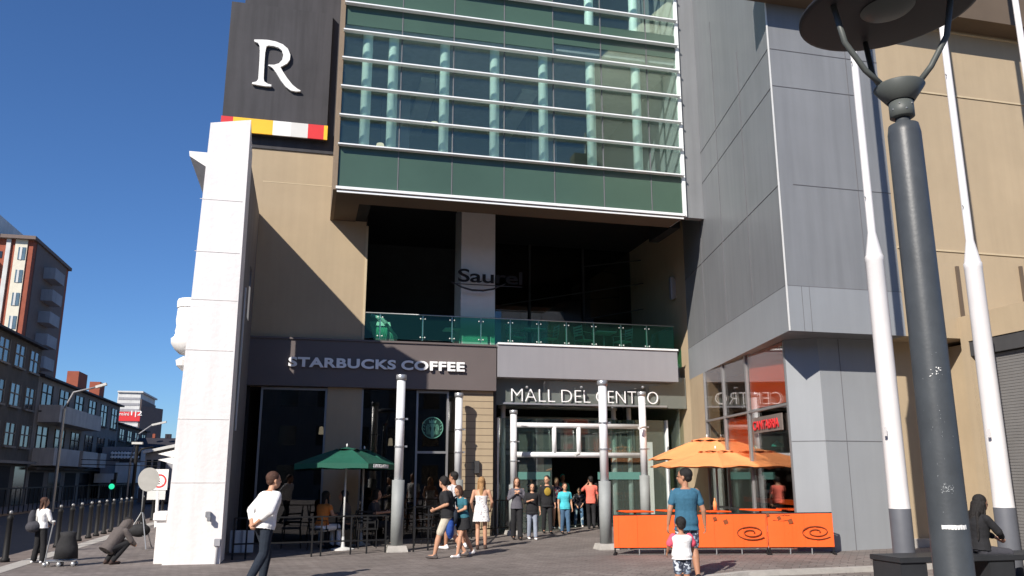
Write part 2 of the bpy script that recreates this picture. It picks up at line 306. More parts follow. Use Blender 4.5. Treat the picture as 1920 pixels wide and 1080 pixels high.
for z0_,z1_ in ((zl[0]-.2,zl[0]-.02),(zl[5]-.5,zl[5]),(TOP-.4,TOP)): P('floor_slab',MB().box(XL,XR,YB+.1,27.6,z0_,z1_),'grey_far')
P('interior_wall',MB().box(XL,XR,26.0,26.2,zl[0]-.02,TOP),'inside_grey')
P('interior_wall',MB().box(XL,XL+.1,22.2,26.0,zl[0]-.02,TOP),'room_grey')
m=MB(); m.box(3.9,5.2,23.9,25.9,zl[0]-.02,zl[0]+1.9); P('interior_kiosk',m,'tan')
m=MB(); m.box(1.9,2.5,22.9,23.4,zl[0]-.02,zl[5]-.5); m.box(6.4,7.2,23.4,24.2,zl[0]-.02,zl[5]-.5); P('interior_pillar',m,'grey_far')
m=MB(); m.box(5.7,6.2,22.0,26,zl[5]-.62,zl[5]-.5); m.box(2.7,3.2,22.0,26,zl[5]-.62,zl[5]-.5); P('ceiling_duct',m,'white_far')
for p,(x,y) in enumerate(((3.05,21.6),(8.1,22.6),(1.7,23.5))):
    e=MB().lathe([(0,.09),(.10,.06),(.12,0),(0,0)],(x,y,zl[0]+1.75),16).build('ceiling_lamp','lamp_warm',mall,True); MB().tube([(x,y,zl[0]+1.84),(x,y,zl[5]-.5)],.008,6).build('cord','black_metal',e)
# --- grey overhanging volume
A=Vector((8.92,13.95)); B=Vector((11.52,13.95)); E_=Vector((10.68,21.95)); ZT=11.36; Z0=4.35
m=MB(); m.poly([(A.x,A.y,Z0),(B.x,B.y,Z0),(B.x,21.95,Z0),(E_.x,E_.y,Z0)],(0,0,15.6-Z0)); P('grey_volume',m,'grey_panel'); E2=E_+(E_-A).normalized()*1.6; m=MB(); m.poly([(E_.x,E_.y,8.9),(B.x+1,21.95,8.9),(B.x+1,E2.y,8.9),(E2.x,E2.y,8.9)],(0,0,6.7)); P('grey_volume',m,'grey_panel')
P('sunlit_filler',MB().box(9.615,10.16,19.53,19.75,8.42,15.6),'grey_panel')  # filler added facing the sun, covers the strip the box would shade
zj=zs(1480,535,13.95)
# paler cladding course at the foot, 3 mm proud
d=(A-E_).normalized(); nrm=Vector((-d.y,d.x)); nrm=nrm if nrm.x<0 else -nrm
def slab(p,q,z0,z1,th,name,mt,par=mall):
    p=Vector(p);q=Vector(q);t=(q-p).normalized();nn=Vector((t.y,-t.x)); nn=nn if nn.dot(Vector((0,0))-p)>0 else -nn
    m=MB(); m.poly([(p.x,p.y,z0),(q.x,q.y,z0),(q.x+nn.x*th,q.y+nn.y*th,z0),(p.x+nn.x*th,p.y+nn.y*th,z0)],(0,0,z1-z0)); return m.build(name,mt,par)
slab(A-Vector((.006,0)),B,Z0,zj,.006,'cladding_course','grey_light'); slab(E_,A,Z0,zj,.006,'cladding_course','grey_light')
def joint(p,q,z): slab(p,q,z-.006,z+.006,.009,'panel_joint','joint')
joint(A,B,zj+.0); joint(E_,A,zj+.0)
for z in (zs(1460,347,13.95),zs(1450,92,13.95),zs(1452,165,13.95)): joint(E_,A,z)
joint((9.25,13.95),B,zs(1481,345,13.95)); joint(A,B,zs(1450,92,13.95)); joint(A,(10.9,13.95),zs(1447,160,13.95))
def vj(p,z0,z1,face):  # vertical joint
    m=MB(); 
    if face=='f': m.box(p-.005,p+.005,13.95-.009,13.95,z0,z1)
    else:
        c=E_+(A-E_)*p; c2=c+nrm*.008; m.bar((c2.x,c2.y,z0),(c2.x,c2.y,z1),.009,.016,(d.x,d.y,0))
    P('panel_joint',m,'joint')
for x,z0,z1 in ((9.25,Z0,zj),(9.42,Z0,zj),(10.75,zj,ZT)): vj(x,z0,z1,'f')
for f,z0,z1 in ((.25,zj,ZT+3),(.5,zj,ZT+2),(.75,zj,ZT)): vj(f,z0,z1,'s')
P('corner_trim',MB().box(A.x-.012,A.x+.02,A.y-.014,A.y-.0,Z0,ZT),'paint_pale')
# tan upper wall to the right, with grooves
m=MB(); m.box(B.x,26,13.95,22,Z0,15.6); P('tan_wall',m,'tan')
for y,x in ((187,1840),(469,1753),(72,1850)):
    z=zs(x,y,13.95); P('wall_groove',MB().box(B.x+.02,26,13.93,13.95,z-.018,z+.018),'tan_groove')
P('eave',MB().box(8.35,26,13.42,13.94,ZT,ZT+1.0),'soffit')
# ground floor right: grey prism, tan pier, low block with roller shutter
S1=Vector((9.45,15.0)); S2=Vector((10.3,20.3)); G1=Vector((9.95,14.6))
m=MB(); m.poly([(G1.x,G1.y,0),(11.5,14.6,0),(11.5,15.7,0),(10.4,15.7,0),(S1.x,S1.y,0)],(0,0,Z0)); P('grey_pier',m,'grey_light')
zq=zs(1600,827,14.6)
slab((G1.x,G1.y),(11.5,14.6),zq-.007,zq+.007,.006,'panel_joint','joint'); slab(S1,G1,zq-.007,zq+.007,.006,'panel_joint','joint'); P('panel_joint',MB().box(10.42,10.432,14.594,14.6,0,Z0),'joint')
m=MB(); m.box(11.5,14.5,14.65,21.9,0,Z0); P('tan_wall',m,'tan')
m=MB(); m.poly([(10.3,20.3,0),(10.68,21.96,0),(11.1,21.96,0),(10.7,20.3,0)],(0,0,Z0)); P('corner_wall',m,'tan')
P('wall_plinth',MB().box(11.5,13.0,14.5,14.65,0,.42),'kerb')
m=MB(); m.box(12.8,20,5,13.945,4.26,4.78); m.box(13.0,20,5,14.62,0,4.26); m.box(12.8,13.0,13.75,13.945,0,4.26); P('low_block',m,'tan')
m=MB()
for k in range(70):
    z=.03+k*.056
    m.bar((12.94,5.1,z+.025),(12.94,13.75,z+.025),.05,.05)
P('roller_shutter',m,'shutter'); P('shutter_box',MB().box(12.82,13.0,5.1,13.75,3.96,4.259),'room_grey')
# --- orange shop glazing on the side
t=(S2-S1).normalized(); nn=Vector((-t.y,t.x)); nn=nn if nn.x<0 else -nn
def S(f,off=0): v=S1+(S2-S1)*f+nn*off; return v
def spanel(f0,f1,z0,z1,name,mt,off=0,th=.03,par=mall):
    p=S(f0,off);q=S(f1,off); m=MB(); m.poly([(p.x,p.y,z0),(q.x,q.y,z0),(q.x-nn.x*th,q.y-nn.y*th,z0),(p.x-nn.x*th,p.y-nn.y*th,z0)],(0,0,z1-z0)); return m.build(name,mt,par)
zt=Z0; zm=3.05
for f0,f1,z0,z1,mt in ((0,.42,.9,zm,'glass_side'),(.42,.72,.9,zm,'glass_side'),(.72,1,.9,zm,'glass_side'),(0,.42,zm,zt,'glass_side'),(.42,.72,zm,zt,'glass_side'),(.72,1,zm,zt,'glass_side'),(0,.42,0,.86,'glass_side'),(.42,1,0,.86,'glass_side')):
    spanel(f0+.004,f1-.004,z0,z1,'shop_window',mt,0)
spanel(0,.415,zm+.06,zt,'orange_backing','orange_wall',-.06); spanel(.425,.715,1.9,zm-.05,'orange_backing','orange_wall',-.06); spanel(0,.42,.0,.84,'orange_backing','orange_wall',-.08)
for f in (0,.42,.72,1): spanel(max(0,f-.009),min(1,f+.009),0,zt,'window_mullion','alu',.03,.06)
for z in (.88,zm): spanel(.01,.99,z-.025,z+.025,'window_transom','alu',.026,.05)
m=MB(); m.box(10.45,11.45,15.8,20.2,.2,.28); P('shop_floor',m,'dusty')
spanel(0,1,0,zt,'shop_back_wall','dark_room',-1.1,.1)
spanel(.05,.95,1.0,1.1,'shop_counter','orange_wall',-.8,.25)
for f in (.2,.5,.8):
    v=S(f,-.8); P('pendant_lamp',MB().lathe([(0,.14),(.12,.05),(.15,0),(0,0)],(v.x,v.y,2.3),14),'cl_turq')

for xp in (1792,1911):
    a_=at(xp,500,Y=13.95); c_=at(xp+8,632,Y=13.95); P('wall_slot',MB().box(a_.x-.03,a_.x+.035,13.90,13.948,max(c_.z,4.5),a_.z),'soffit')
# --- brown fascia, grey band
m=MB(); m.box(-1.56,4.93,21.86,YF+.2,3.88,5.12); P('shop_fascia',m,'brown_fascia')
P('fascia_trim',MB().box(-1.56,4.93,21.82,21.86,5.08,5.13),'brown_fascia')
m=MB(); m.box(4.96,10.27,21.84,YF+.2,4.26,5.19); P('entrance_band',m,'band'); P('band_trim',MB().box(4.96,10.29,21.8,21.84,5.15,5.2),'white_metal')
# --- coffee shop ground floor
gx=lambda px,py=900: at(px,py,Y=YF).x
w1a,w1b,p1b,w2b,p2b=gx(478),gx(606),gx(672),gx(862),gx(924)
m=MB(); m.box(w1b,p1b,YF,YF+.5,0,3.88); P('coffee_pier',m,'tan')
m=MB(); m.box(w2b,p2b,YF,YF+.6,0,3.88); P('coffee_pier',m,'tan')
for k in range(1,22):
    z=k*.18
    if z<3.85:
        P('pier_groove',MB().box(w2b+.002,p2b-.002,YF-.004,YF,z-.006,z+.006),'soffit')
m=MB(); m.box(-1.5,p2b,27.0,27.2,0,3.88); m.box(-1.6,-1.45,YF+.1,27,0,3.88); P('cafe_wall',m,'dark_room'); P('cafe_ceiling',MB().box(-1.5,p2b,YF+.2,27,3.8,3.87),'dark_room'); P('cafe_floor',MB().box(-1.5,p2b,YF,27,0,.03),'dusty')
def pane(x0,x1,z0,z1,mt='glass_dark',y=YF+.15): 
    w=P('window',MB().box(x0,x1,y,y+.02,z0,z1),mt); return w
w=pane(w1a,w1b,.05,3.86); 
m=MB(); 
for x in (w1a,w1b-.05): m.box(x,x+.05,YF+.08,YF+.149,0,3.87)
m.box(w1a+.05,w1b-.05,YF+.08,YF+.149,3.8,3.86); m.build('frame','alu',w)
f1,f2,f3=gx(778),gx(790),gx(840)
w=pane(p1b,f1,.05,3.86); m=MB(); m.box(p1b,p1b+.05,YF+.08,YF+.149,0,3.87); m.box(f1,f1+.05,YF+.08,YF+.149,0,3.87); m.build('frame','alu',w)
w=pane(f1+.06,f3,.05,3.86); zd=zs(815,848,YF); m=MB(); m.box(f3-.05,f3,YF+.08,YF+.149,0,3.87); m.box(f1+.05,f3-.05,YF+.08,YF+.149,zd-.03,zd+.03); m.box(f1+.05,f3-.05,YF+.08,YF+.149,3.8,3.86); m.build('frame','alu',w)
w=pane(f3+.01,w2b,.05,3.86)
for (x,y,z) in ((.4,23.6,2.75),(2.4,24.6,2.5),(3.2,23.3,2.9)):
    e=MB().lathe([(0,.22),(.05,.2),(.07,0),(0,0)],(x,y,z),14).build('pendant_lamp','lamp_warm',mall,True); MB().tube([(x,y,z+.2),(x,y,3.8)],.008,5).build('cord','black_metal',e)
P('cafe_counter',MB().box(1.2,4.0,25.6,26.2,0,1.1),'tan_dark')
P('wall_lamp',MB().box(gx(889,875),gx(898,875),YF-.1,YF,zs(893,888,YF),zs(893,864,YF),.01),'room_grey')
# round mermaid roundel on the door glass
lg=thing('coffee_roundel','round green coffee shop emblem with a crowned figure, stuck on the door glass','sign',(0,0,0)); c0=at(811,802,Y=YF+.13); lg.location=c0
cx,cz=c0.x,c0.z; rr=.285; yy=YF+.13
def disc(x,z,r,y,th,n=40,r2=0): 
    m=MB()
    if r2==0: m.poly([(x+r*math.cos(2*math.pi*k/n),y,z+r*math.sin(2*math.pi*k/n)) for k in range(n)],(0,-th,0))
    else:
        for k in range(n):
            a,b=2*math.pi*k/n,2*math.pi*(k+1)/n
            m.poly([(x+q*math.cos(w),y,z+q*math.sin(w)) for q,w in ((r,a),(r,b),(r2,b),(r2,a))],(0,-th,0))
    return m
mat('logo_green',(.005,.03,.02),.5,.05); mat('logo_pale',(.11,.30,.22),.5,.05)
disc(cx,cz,rr,yy,.004).build('disc','logo_green',lg); disc(cx,cz,rr,yy-.0045,.002,40,rr*.93).build('rim','logo_pale',lg)
m=MB(); m.poly([(cx+rr*x,yy-.0045,cz+rr*z) for x,z in ((-.30,.42),(-.36,.72),(-.18,.60),(-.10,.80),(0,.62),(.10,.80),(.18,.60),(.36,.72),(.30,.42))],(0,-.003,0)); m.build('crown','logo_pale',lg)
m=MB()
m.poly([(cx+rr*x,yy-.0045,cz+rr*z) for x,z in ((-.16,.38),(.16,.38),(.2,.15),(.1,-.02),(.14,-.2),(.2,-.5),(.1,-.9),(-.1,-.9),(-.2,-.5),(-.14,-.2),(-.1,-.02),(-.2,.15))],(0,-.003,0))
for s in (-1,1):
    for off in (.30,.42,.54):
        m.tube([(cx+s*rr*(off-.08),yy-.006,cz+rr*.32),(cx+s*rr*(off+.05),yy-.006,cz),(cx+s*rr*(off-.03),yy-.006,cz-rr*.35),(cx+s*rr*(off-.02),yy-.006,cz-rr*.62)],.008,5)
    for a in (-.5,-.2,.1,.4): m.tube([(cx+s*rr*.70,yy-.006,cz+rr*a),(cx+s*rr*.88,yy-.006,cz+rr*(a+.12))],.008,5)
m.build('figure','logo_pale',lg)
# --- entrance: glass front with lettering, vestibule
YS=22.15; YV=22.6
e0,e1=at(930,740,Y=YS).x,at(1262,740,Y=YS).x
P('entrance_soffit',MB().box(4.93,10.68,YF+.6,27.6,4.89-.45,4.89),'band')

m=MB(); m.box(4.93,5.0,YF+.2,YS,0,4.4); P('entrance_jamb',m,'room_grey')
zsg=zs(1095,762,YS)
P('sign_glass',MB().box(5.0,10.66,YS+.05,YS+.08,zsg,4.43),'sign_glass'); P('sign_backing',MB().box(5.0,10.66,YS+.2,YS+.22,zsg+.12,4.43),'grey_far')
P('glass_canopy',MB().box(5.0,10.66,YS+.09,27.2,zsg-.02,zsg),'glass_clear')
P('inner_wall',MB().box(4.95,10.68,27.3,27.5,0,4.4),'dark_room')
zt2=zs(1095,785,YV)
for i,(xa,xb) in enumerate(((935,968),(968,1040),(1150,1208),(1212,1255))):
    P('glass_panel',MB().box(at(xa,900,Y=YV).x+.02,at(xb,900,Y=YV).x-.02,YV+.2,YV+.215,.02,zt2),'glass_clear')
P('glass_panel',MB().box(at(968,900,Y=YV).x+.02,at(1208,900,Y=YV).x-.02,YV+.2,YV+.215,zs(1090,853,YV)+.03,zt2),'glass_clear')
for x in (935,968,1258): 
    xx=at(x,900,Y=YV).x; P('glass_fin',MB().box(xx-.02,xx+.02,YV+.1,YV+.3,.02,zt2),'white_metal')
P('side_glass',MB().box(10.45,10.47,YF+.3,27,.02,4.3),'glass_clear'); 
xa_,xb_=at(965,900,Y=YV).x,at(1207,900,Y=YV).x
for y in (798,853): P('cross_pipe',MB().tube([(xa_,YV+.05,zs(1090,y,YV)),(xb_,YV+.05,zs(1090,y,YV))],.075,14),'column_white',smooth=True)
for x_ in (1000,1062,1120,1165,1190): 
    xx=at(x_,900,Y=YV+1.3).x; P('inner_post',MB().tube([(xx,YV+1.3,zs(x_,850,YV+1.3)),(xx,YV+1.3,zs(x_,788,YV+1.3))],.045,10),'column_white',smooth=True)
P('inner_header',MB().box(xa_,xb_,YV+1.25,YV+1.35,zs(1090,853,YV+1.3),zs(1090,846,YV+1.3)),'band')
P('inner_header',MB().box(xa_+.2,xb_,YV+2.3,YV+2.34,zs(1090,842,YV+2.3),zs(1090,800,YV+2.3)),'grey_far')
P('cross_pipe',MB().tube([(xa_,YV+1.2,zs(1090,808,YV+1.2)),(xb_,YV+1.2,zs(1090,808,YV+1.2))],.06,12),'white_far',smooth=True)
P('cross_pipe',MB().tube([(xa_,YV+2.0,zs(1090,786,YV+2)),(xb_,YV+2.0,zs(1090,786,YV+2))],.05,12),'white_far',smooth=True)
for x,zb,zt_ in ((1040,853,798),(1086,853,798)):
    xx=at(x,820,Y=YV).x; P('stub_pipe',MB().tube([(xx,YV+.05,zs(1090,zb,YV)),(xx,YV+.05,zs(1090,zt_,YV))],.065,12),'column_white',smooth=True)
for x,dy in ((1153,.35),(1182,.35),(943,.3)):
    xx=at(x,880,Y=YV+dy).x; P('post_pipe',MB().tube([(xx,YV+dy,0),(xx,YV+dy,3.6)],.07,12),'column_white',smooth=True)
for xa,xb,y in ((965,1035,892),(1125,1206,892)):
    P('door_frosting',MB().box(at(xa,y,Y=YV).x,at(xb,y,Y=YV).x,YV+.185,YV+.192,zs(1090,y+7,YV),zs(1090,y-7,YV)),'frost')
mx_=at(1226,960,Y=YV).x; P('door_frame',MB().box(mx_-.12,mx_+.12,YV+.2,YV+.3,0,2.6),'paint_pale')
# spot lamps
for x in (988,1090,1205):
    v=at(x,726,Y=YS-.2); P('spot_lamp',MB().ell(v,(.04,.05,.04)),'steel')
for x,y,Y in ((1086,850,YS-.1),(1205,800,21.0)):
    v=at(x,y,Y=Y); P('security_camera',MB().tube([v+Vector((-.14,-.08,-.05)),v],.04,10),'paint_pale')
# --- glass balustrade
rl=thing('glass_balustrade','green tinted glass balustrade with steel clamps along the terrace edge','balustrade',(6,22,5.15))
yR=YF+.0; px=[(680,0),(713,0),(793,0),(848,0),(902,0),(957,0),(1010,0),(1062,0),(1113,0),(1164,0),(1212,0),(1262,0)]
xr=[at(p[0],600,Y=yR).x for p in px]; zr=zs(960,599,yR)
for i in range(len(xr)-1):
    MB().box(xr[i]+.015,xr[i+1]-.015,yR,yR+.014,5.21,zr).build('glass_pane','glass_rail',rl)
for x in xr[1:-1]:
    f=MB().box(x-.017,x+.017,yR+.03,yR+.07,5.2,zr+.0).build('post','steel',rl)
    m=MB(); 
    for z in (5.28,zr-.1): 
        for s in (-.06,.06): m.ell((x+s,yR-.012,z),(.02,.012,.02),None,8,6)
        m.box(x-.06,x+.06,yR+.02,yR+.03,z-.008,z+.008)
    m.build('clamp','paint_pale',f)
MB().tube([(xr[0],yR+.01,zr+.012),(xr[-1],yR+.01,zr+.012)],.016,10).build('handrail','steel',rl,True)
MB().box(xr[-1]-.01,xr[-1]+.004,yR+.02,yR+1.6,5.21,zr).build('glass_pane','glass_rail',rl)
MB().tube([(xr[-1],yR+.01,zr+.012),(xr[-1],yR+1.6,zr+.012)],.016,10).build('handrail','steel',rl,True)
# ================================================================== signs
sg=thing('letter_sign','big white serif letter R on a black box with yellow, white and red stripe','sign',(-1,21.8,10))
yb=21.78
bl,br,bb,bt=at(420,180,Y=yb).x,at(613,240,Y=yb).x,zs(612,262,yb),zs(620,26,yb)
MB().box(bl,br,yb,21.96,bb,bt+.0).build('sign_box','black_panel',sg)
zst=zs(612,237,yb); w5=[bl-.02,at(437,230,Y=yb).x,at(511,250,Y=yb).x,at(545,250,Y=yb).x,at(577,250,Y=yb).x,at(607,250,Y=yb).x,br+.02]
for i,mt in enumerate(('red','yellow','paint_white','paint_pale','red','yellow')):
    MB().box(w5[i],w5[i+1],yb-.05,yb-.001,bb-.02,zst).build('stripe',mt,sg,label={'red':'red stripe segment','yellow':'yellow stripe segment','paint_white':'white stripe segment','paint_pale':'pale grey stripe segment'}[mt])
Rp=[(258,250),(300,250),(345,252),(395,262),(440,280),(472,308),(487,345),(484,378),(466,402),(440,416),(424,424),(440,452),(468,495),(500,535),(530,560),(552,572),(548,578),(520,578),(490,572),(458,548),(430,512),(400,462),(378,432),(362,420),(346,414),(352,408),(385,410),(415,400),(436,378),(443,345),(434,318),(412,300),(380,290),(350,287),(336,292),(328,330),(324,380),(321,440),(318,495),(322,515),(345,530),(368,536),(366,546),(330,545),(285,538),(244,530),(246,521),(272,516),(284,500),(288,440),(292,380),(294,320),(292,285),(282,270),(260,262)]
P3=[at(400+x/3.375,y/3.375,Y=yb-.09) for x,y in Rp]
m=MB(); m.poly([(p.x,yb-.09,p.z) for p in P3],(0,.07,0)); m.build('letter','paint_white',sg)
sg=thing('coffee_sign','white capital letters spelling STARBUCKS COFFEE across the brown fascia','sign',(1,21.8,4.4)); mat('sign_white',(.86,.86,.86),.5,.02)
yL=21.80
a=at(540,695,Y=yL); c=at(871,695,Y=yL)
for wd,xa,xb in (('STARBUCKS',540,742),('COFFEE',752,871)):
    A0=at(xa,(690 if xa<600 else 694),Y=yL); B0=at(xb,695,Y=yL); 
    text(wd,.33,.05,'letters','sign_white',sg,TM((A0.x,yL,zs(700,692,yL)-.0)),1.08,.012,B0.x-A0.x)
m=None
sg=thing('mall_sign','thin white capitals spelling MALL DEL CENTRO on the entrance glass','sign',(7.5,24.2,4))
for wd,xa,xb in (('MALL',958,1040),('DEL',1052,1106),('CENTRO',1117,1233)):
    A0=at(xa,745,Y=YS); B0=at(xb,745,Y=YS)
    hgt=zs(1000,728,YS)-zs(1000,753,YS)
    text(wd,hgt/.70,.03,'letters','sign_white',sg,TM((A0.x,YS-.03,zs(1095,755,YS))),1.0,-.010,B0.x-A0.x)
MB().box(e0+.2,e1-.2,YS,YS+.04,zsg+.02,zsg+.07).build('mounting_rail','steel',sg)
sg=thing('terrace_sign','black script sign above a curved line in front of the terrace column','sign',(4.4,22.3,7))
A0=at(862,528,Y=22.12); 
text('Saurel',.52,.03,'letters','dark_room',sg,TM((A0.x-.05,22.12,A0.z)),.95,.006,1.85)
m=MB(); m.tube([Vector((at(x,y,Y=22.1).x,22.1,at(x,y,Y=22.1).z)) for x,y in ((845,527),(865,538),(885,544),(905,545),(925,542),(948,532))],[.01,.025,.03,.03,.025,.01],8)
m.box(A0.x-.2,A0.x+1.8,22.12,22.14,A0.z-.07,A0.z-.05); m.build('curved_line','black_panel',sg)
sg=thing('shop_sign','small red lettered sign board reading CANTABRIA behind the side window','sign',(11.1,18.5,3))
v0=S(.34,.05);v1=S(.05,.05)
z0=zs(1415,812,v0.y)
rt=(v1-v0); up2=Vector((0,0,1)); ang=Vector((rt.x,rt.y,0)).normalized()
MB().bar((v0.x,v0.y,z0+.16),(v1.x,v1.y,z0+.16),.03,.34).build('board','dusty',sg)
text('CANTABRIA',.28,.02,'letters','red',sg,TM((v0.x+nn.x*.03,v0.y+nn.y*.03,z0+.05),(ang.x,ang.y,0)),1.05,.001,rt.length*.92)
# ================================================================== white pillar wall on the left
wp=thing('white_pillar_wall','tall whitewashed stone wall end standing forward at the left of the coffee shop','wall',(-2,19,0))
tl=at(395,230,Y=17.3); tr=at(472,225,Y=17.3); bl_=at(303,1062,Y=17.3); br_=at(412,1055,Y=17.3)
m=MB()
yk0,yk1=17.3,18.25
v=[(bl_.x,yk0,0),(br_.x,yk0,0),(-1.5,yk0,tr.z),(tl.x,yk0,tl.z)]
w=[(bl_.x,yk1,0),(br_.x,yk1,0),(-1.5,yk1,tr.z-.42),(tl.x,yk1,tl.z-.42)]
m.quad(*v);m.quad(*w[::-1]);m.quad(v[1],w[1],w[2],v[2]);m.quad(v[0],v[3],w[3],w[0]);m.quad(v[3],v[2],w[2],w[3])
m.build('pillar','white_stone',wp)
for y,x0,x1 in ((372,372,458),(470,362,452),(560,352,448),(655,342,440),(785,330,432),(905,318,424)):
    A0=at(x0,y,Y=17.3);B0=at(x1,y,Y=17.3); MB().box(A0.x+.03,B0.x-.03,17.294,17.3,A0.z-.006,A0.z+.006).build('joint_line','stone_joint',wp)
ts=at(487,400,Y=YF).z
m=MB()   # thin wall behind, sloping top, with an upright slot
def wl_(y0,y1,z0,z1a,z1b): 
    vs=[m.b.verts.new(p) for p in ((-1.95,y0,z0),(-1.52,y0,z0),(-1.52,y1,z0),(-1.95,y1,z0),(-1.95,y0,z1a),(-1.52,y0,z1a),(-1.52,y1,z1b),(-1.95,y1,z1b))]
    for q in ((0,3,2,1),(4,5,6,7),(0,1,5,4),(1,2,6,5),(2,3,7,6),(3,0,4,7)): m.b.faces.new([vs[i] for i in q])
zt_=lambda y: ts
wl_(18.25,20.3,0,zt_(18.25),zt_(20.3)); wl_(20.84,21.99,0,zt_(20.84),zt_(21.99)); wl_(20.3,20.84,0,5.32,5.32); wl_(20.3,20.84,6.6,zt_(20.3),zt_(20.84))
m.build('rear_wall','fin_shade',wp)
MB().box(-1.52,-1.49,19.2,19.3,2.6,5.8).build('painted_light_sliver','paint_pale',wp)  # pale strip painted in for the lit edge of the slit
v=at(391,965,Y=17.3); m=MB(); m.box(v.x-.05,v.x+.05,17.2,17.3,v.z-.05,v.z+.06,.01); m.box(v.x-.01,v.x+.06,17.16,17.24,v.z-.12,v.z-.02,.01); m.build('wall_socket','steel',wp)
v=at(408,1017,Y=17.3); m=MB(); m.box(v.x-.06,v.x+.06,17.22,17.3,v.z-.07,v.z+.07,.01); m.tube([(v.x,17.26,v.z-.07),(v.x-.01,17.26,0)],.02,8); m.build('conduit_box','grey_far',wp)
m=MB(); m.box(bl_.x-.20,bl_.x-.01,17.6,18.2,0,.78); m.box(bl_.x-.27,bl_.x-.01,17.55,18.25,.78,.95,.02); m.build('pedestal','white_stone',wp)
mat('door_white',(.6,.6,.6),.8)
# ================================================================== ornate white building behind it
ob=thing('ornate_white_building','ornate white building with cornice and round balcony peeping out behind the white pillar','building',(-2.6,28,0))
MB().box(-2.8,-2.31,22.6,34,0,8.3).build('wall','white_stone',ob); MB().box(-2.48,-2.31,19,34,8.3,zs(372,330,19)+.0).build('upper_wall','white_stone',ob)
c1=at(355,284,Y=19.0); zc=c1.z
m=MB(); m.poly([(-2.305,18.97,zc),(c1.x,18.97,zc),(c1.x+.02,18.97,zc-.12),(-2.52,18.97,zc-.36),(-2.48,18.97,zc-.75),(-2.305,18.97,zc-.75)],(0,9,0)); m.build('cornice','white_trim',ob)
bc=at(352,620,Y=26); zb=lambda y: zs(340,y,26)
m=MB(); X0=at(354,650,Y=26).x; r0=abs(at(320,650,Y=26).x-X0)
m.lathe([(0,zb(668)),(r0*.5,zb(664)),(r0*.8,zb(655)),(r0*1.0,zb(645)),(r0*1.02,zb(636)),(r0*.86,zb(632)),(r0*.84,zb(628)),(0,zb(628))],(X0,26,0),28); m.build('balcony_floor','white_trim',ob,True)
m=MB()
for k in range(22):
    a=math.pi/2+math.pi*k/21; x,y=X0+r0*.72*math.cos(a),26+r0*.72*math.sin(a)
    m.lathe([(.03,zb(630)),(.06,zb(622)),(.03,zb(612)),(.06,zb(602)),(.035,zb(578))],(x,y,0),8)
m.build('baluster','white_trim',ob,True)
m=MB(); m.lathe([(r0*.66,zb(578)),(r0*.84,zb(578)),(r0*.86,zb(566)),(r0*.80,zb(562)),(r0*.66,zb(562))],(X0,26,0),28); m.build('balcony_rail','white_trim',ob)
m=MB(); m.lathe([(.0,zb(700)),(r0*.35,zb(690)),(r0*.42,zb(680)),(0,zb(672))],(X0-.05,25.5,0),16); m.build('bracket','white_trim',ob)
# ================================================================== round columns in front of the entrance
colp=[((744,1000),18.6,'big white and grey steel column, standing before the dark cafe windows'),((1136,1000),17.0,'white and grey steel column left of the orange barrier, in front of the mall sign'),((858,940),21.6,'white steel column beside the cream cafe pier, behind the walking group'),((963,940),22.1,'slim white steel column at the left side of the mall doors'),((1210,940),21.2,'white steel column with small camera, right of the mall doors behind the orange umbrella')]
first=None
def column():
    t=thing('steel_column','c','column',(0,0,0),'round steel columns before the mall entrance')
    z1=1.5; MB().tube([(0,0,.14),(0,0,z1)],.135,24).build('lower_pipe','column_grey',t,True)
    MB().tube([(0,0,z1+.001),(0,0,3.68)],.096,24).build('upper_pipe','column_white',t,True)
    m=MB(); m.lathe([(0,0),(.32,0),(.32,.02),(.27,.13),(.0,.14)],(0,0,0),4,R(45),R(405)); m.build('base_block','kerb',t)
    MB().lathe([(0,3.8),(.11,3.8),(.118,3.79),(.118,3.72),(.11,3.68),(0,3.68)],(0,0,0),24).build('cap','steel',t,True)
    for z in (2.2,2.8):
        f=MB().lathe([(.096,z),(.112,z),(.112,z+.035),(.096,z+.035)],(0,0,0),24).build('clamp_ring','steel',t)
        MB().box(.108,.17,-.018,.018,z,z+.04).build('lug','steel',f)
    return t
for i,((x,y),Y,lab) in enumerate(colp):
    if first is None: o=first=column()
    else: o=copy_tree(first)
    v=at(x,y,Y=Y); o.location=(v.x,Y,gh(v.x,Y)); o['label']=lab; o.scale=[(1,1,1),(.95,.95,.925),(1,1,.97),(.95,.95,.86),(1,1,.97)][i]
# ================================================================== street lamp close by on the right
t=thing('street_lamp','big dark grey street lamp with saucer hood and sticker scraps, closest object at right','street lamp',(3.62,4.2,0)); L=(3.62,4.2)
MB().lathe([(0,0),(.16,0),(.16,.05),(.112,.1),(.106,1.5),(.099,3.74),(.09,3.80),(.045,3.82),(.045,3.86)],(*L,0),40).build('pole','lamp_grey',t,True)
m=MB(); m.lathe([(.0,3.85),(.06,3.85),(.075,3.86),(.075,3.96),(.0,3.965)],(*L,0),32); m.build('collar','lamp_head',t,True)
m=MB(); m.lathe([(.08,3.962),(.085,3.965),(.155,4.065),(.15,4.075),(0,4.06)],(*L,0),32); m.build('cup','lamp_head',t,True)
for z,a in ((3.9,3.3),(3.93,3.9),(3.89,4.4),(3.93,5.0)): MB().ell((L[0]+.075*math.cos(a),L[1]+.075*math.sin(a),z),(.006,.006,.006),None,8,6).build('bolt','steel',t)
zD=at(1680,108,Y=L[1]+.52).z
m=MB()
m.lathe([(0,.0),(.18,-.005),(.53,-.03),(.56,-.02),(.56,.0),(.45,.09),(.2,.16),(0,.18)],(0,0,0),56); h=m.build('hood','lamp_dark',t,True)
for v in h.data.vertices: v.co=Vector((v.co.x+L[0]-.02,v.co.y+L[1],v.co.z+zD+.03+.06*v.co.x))
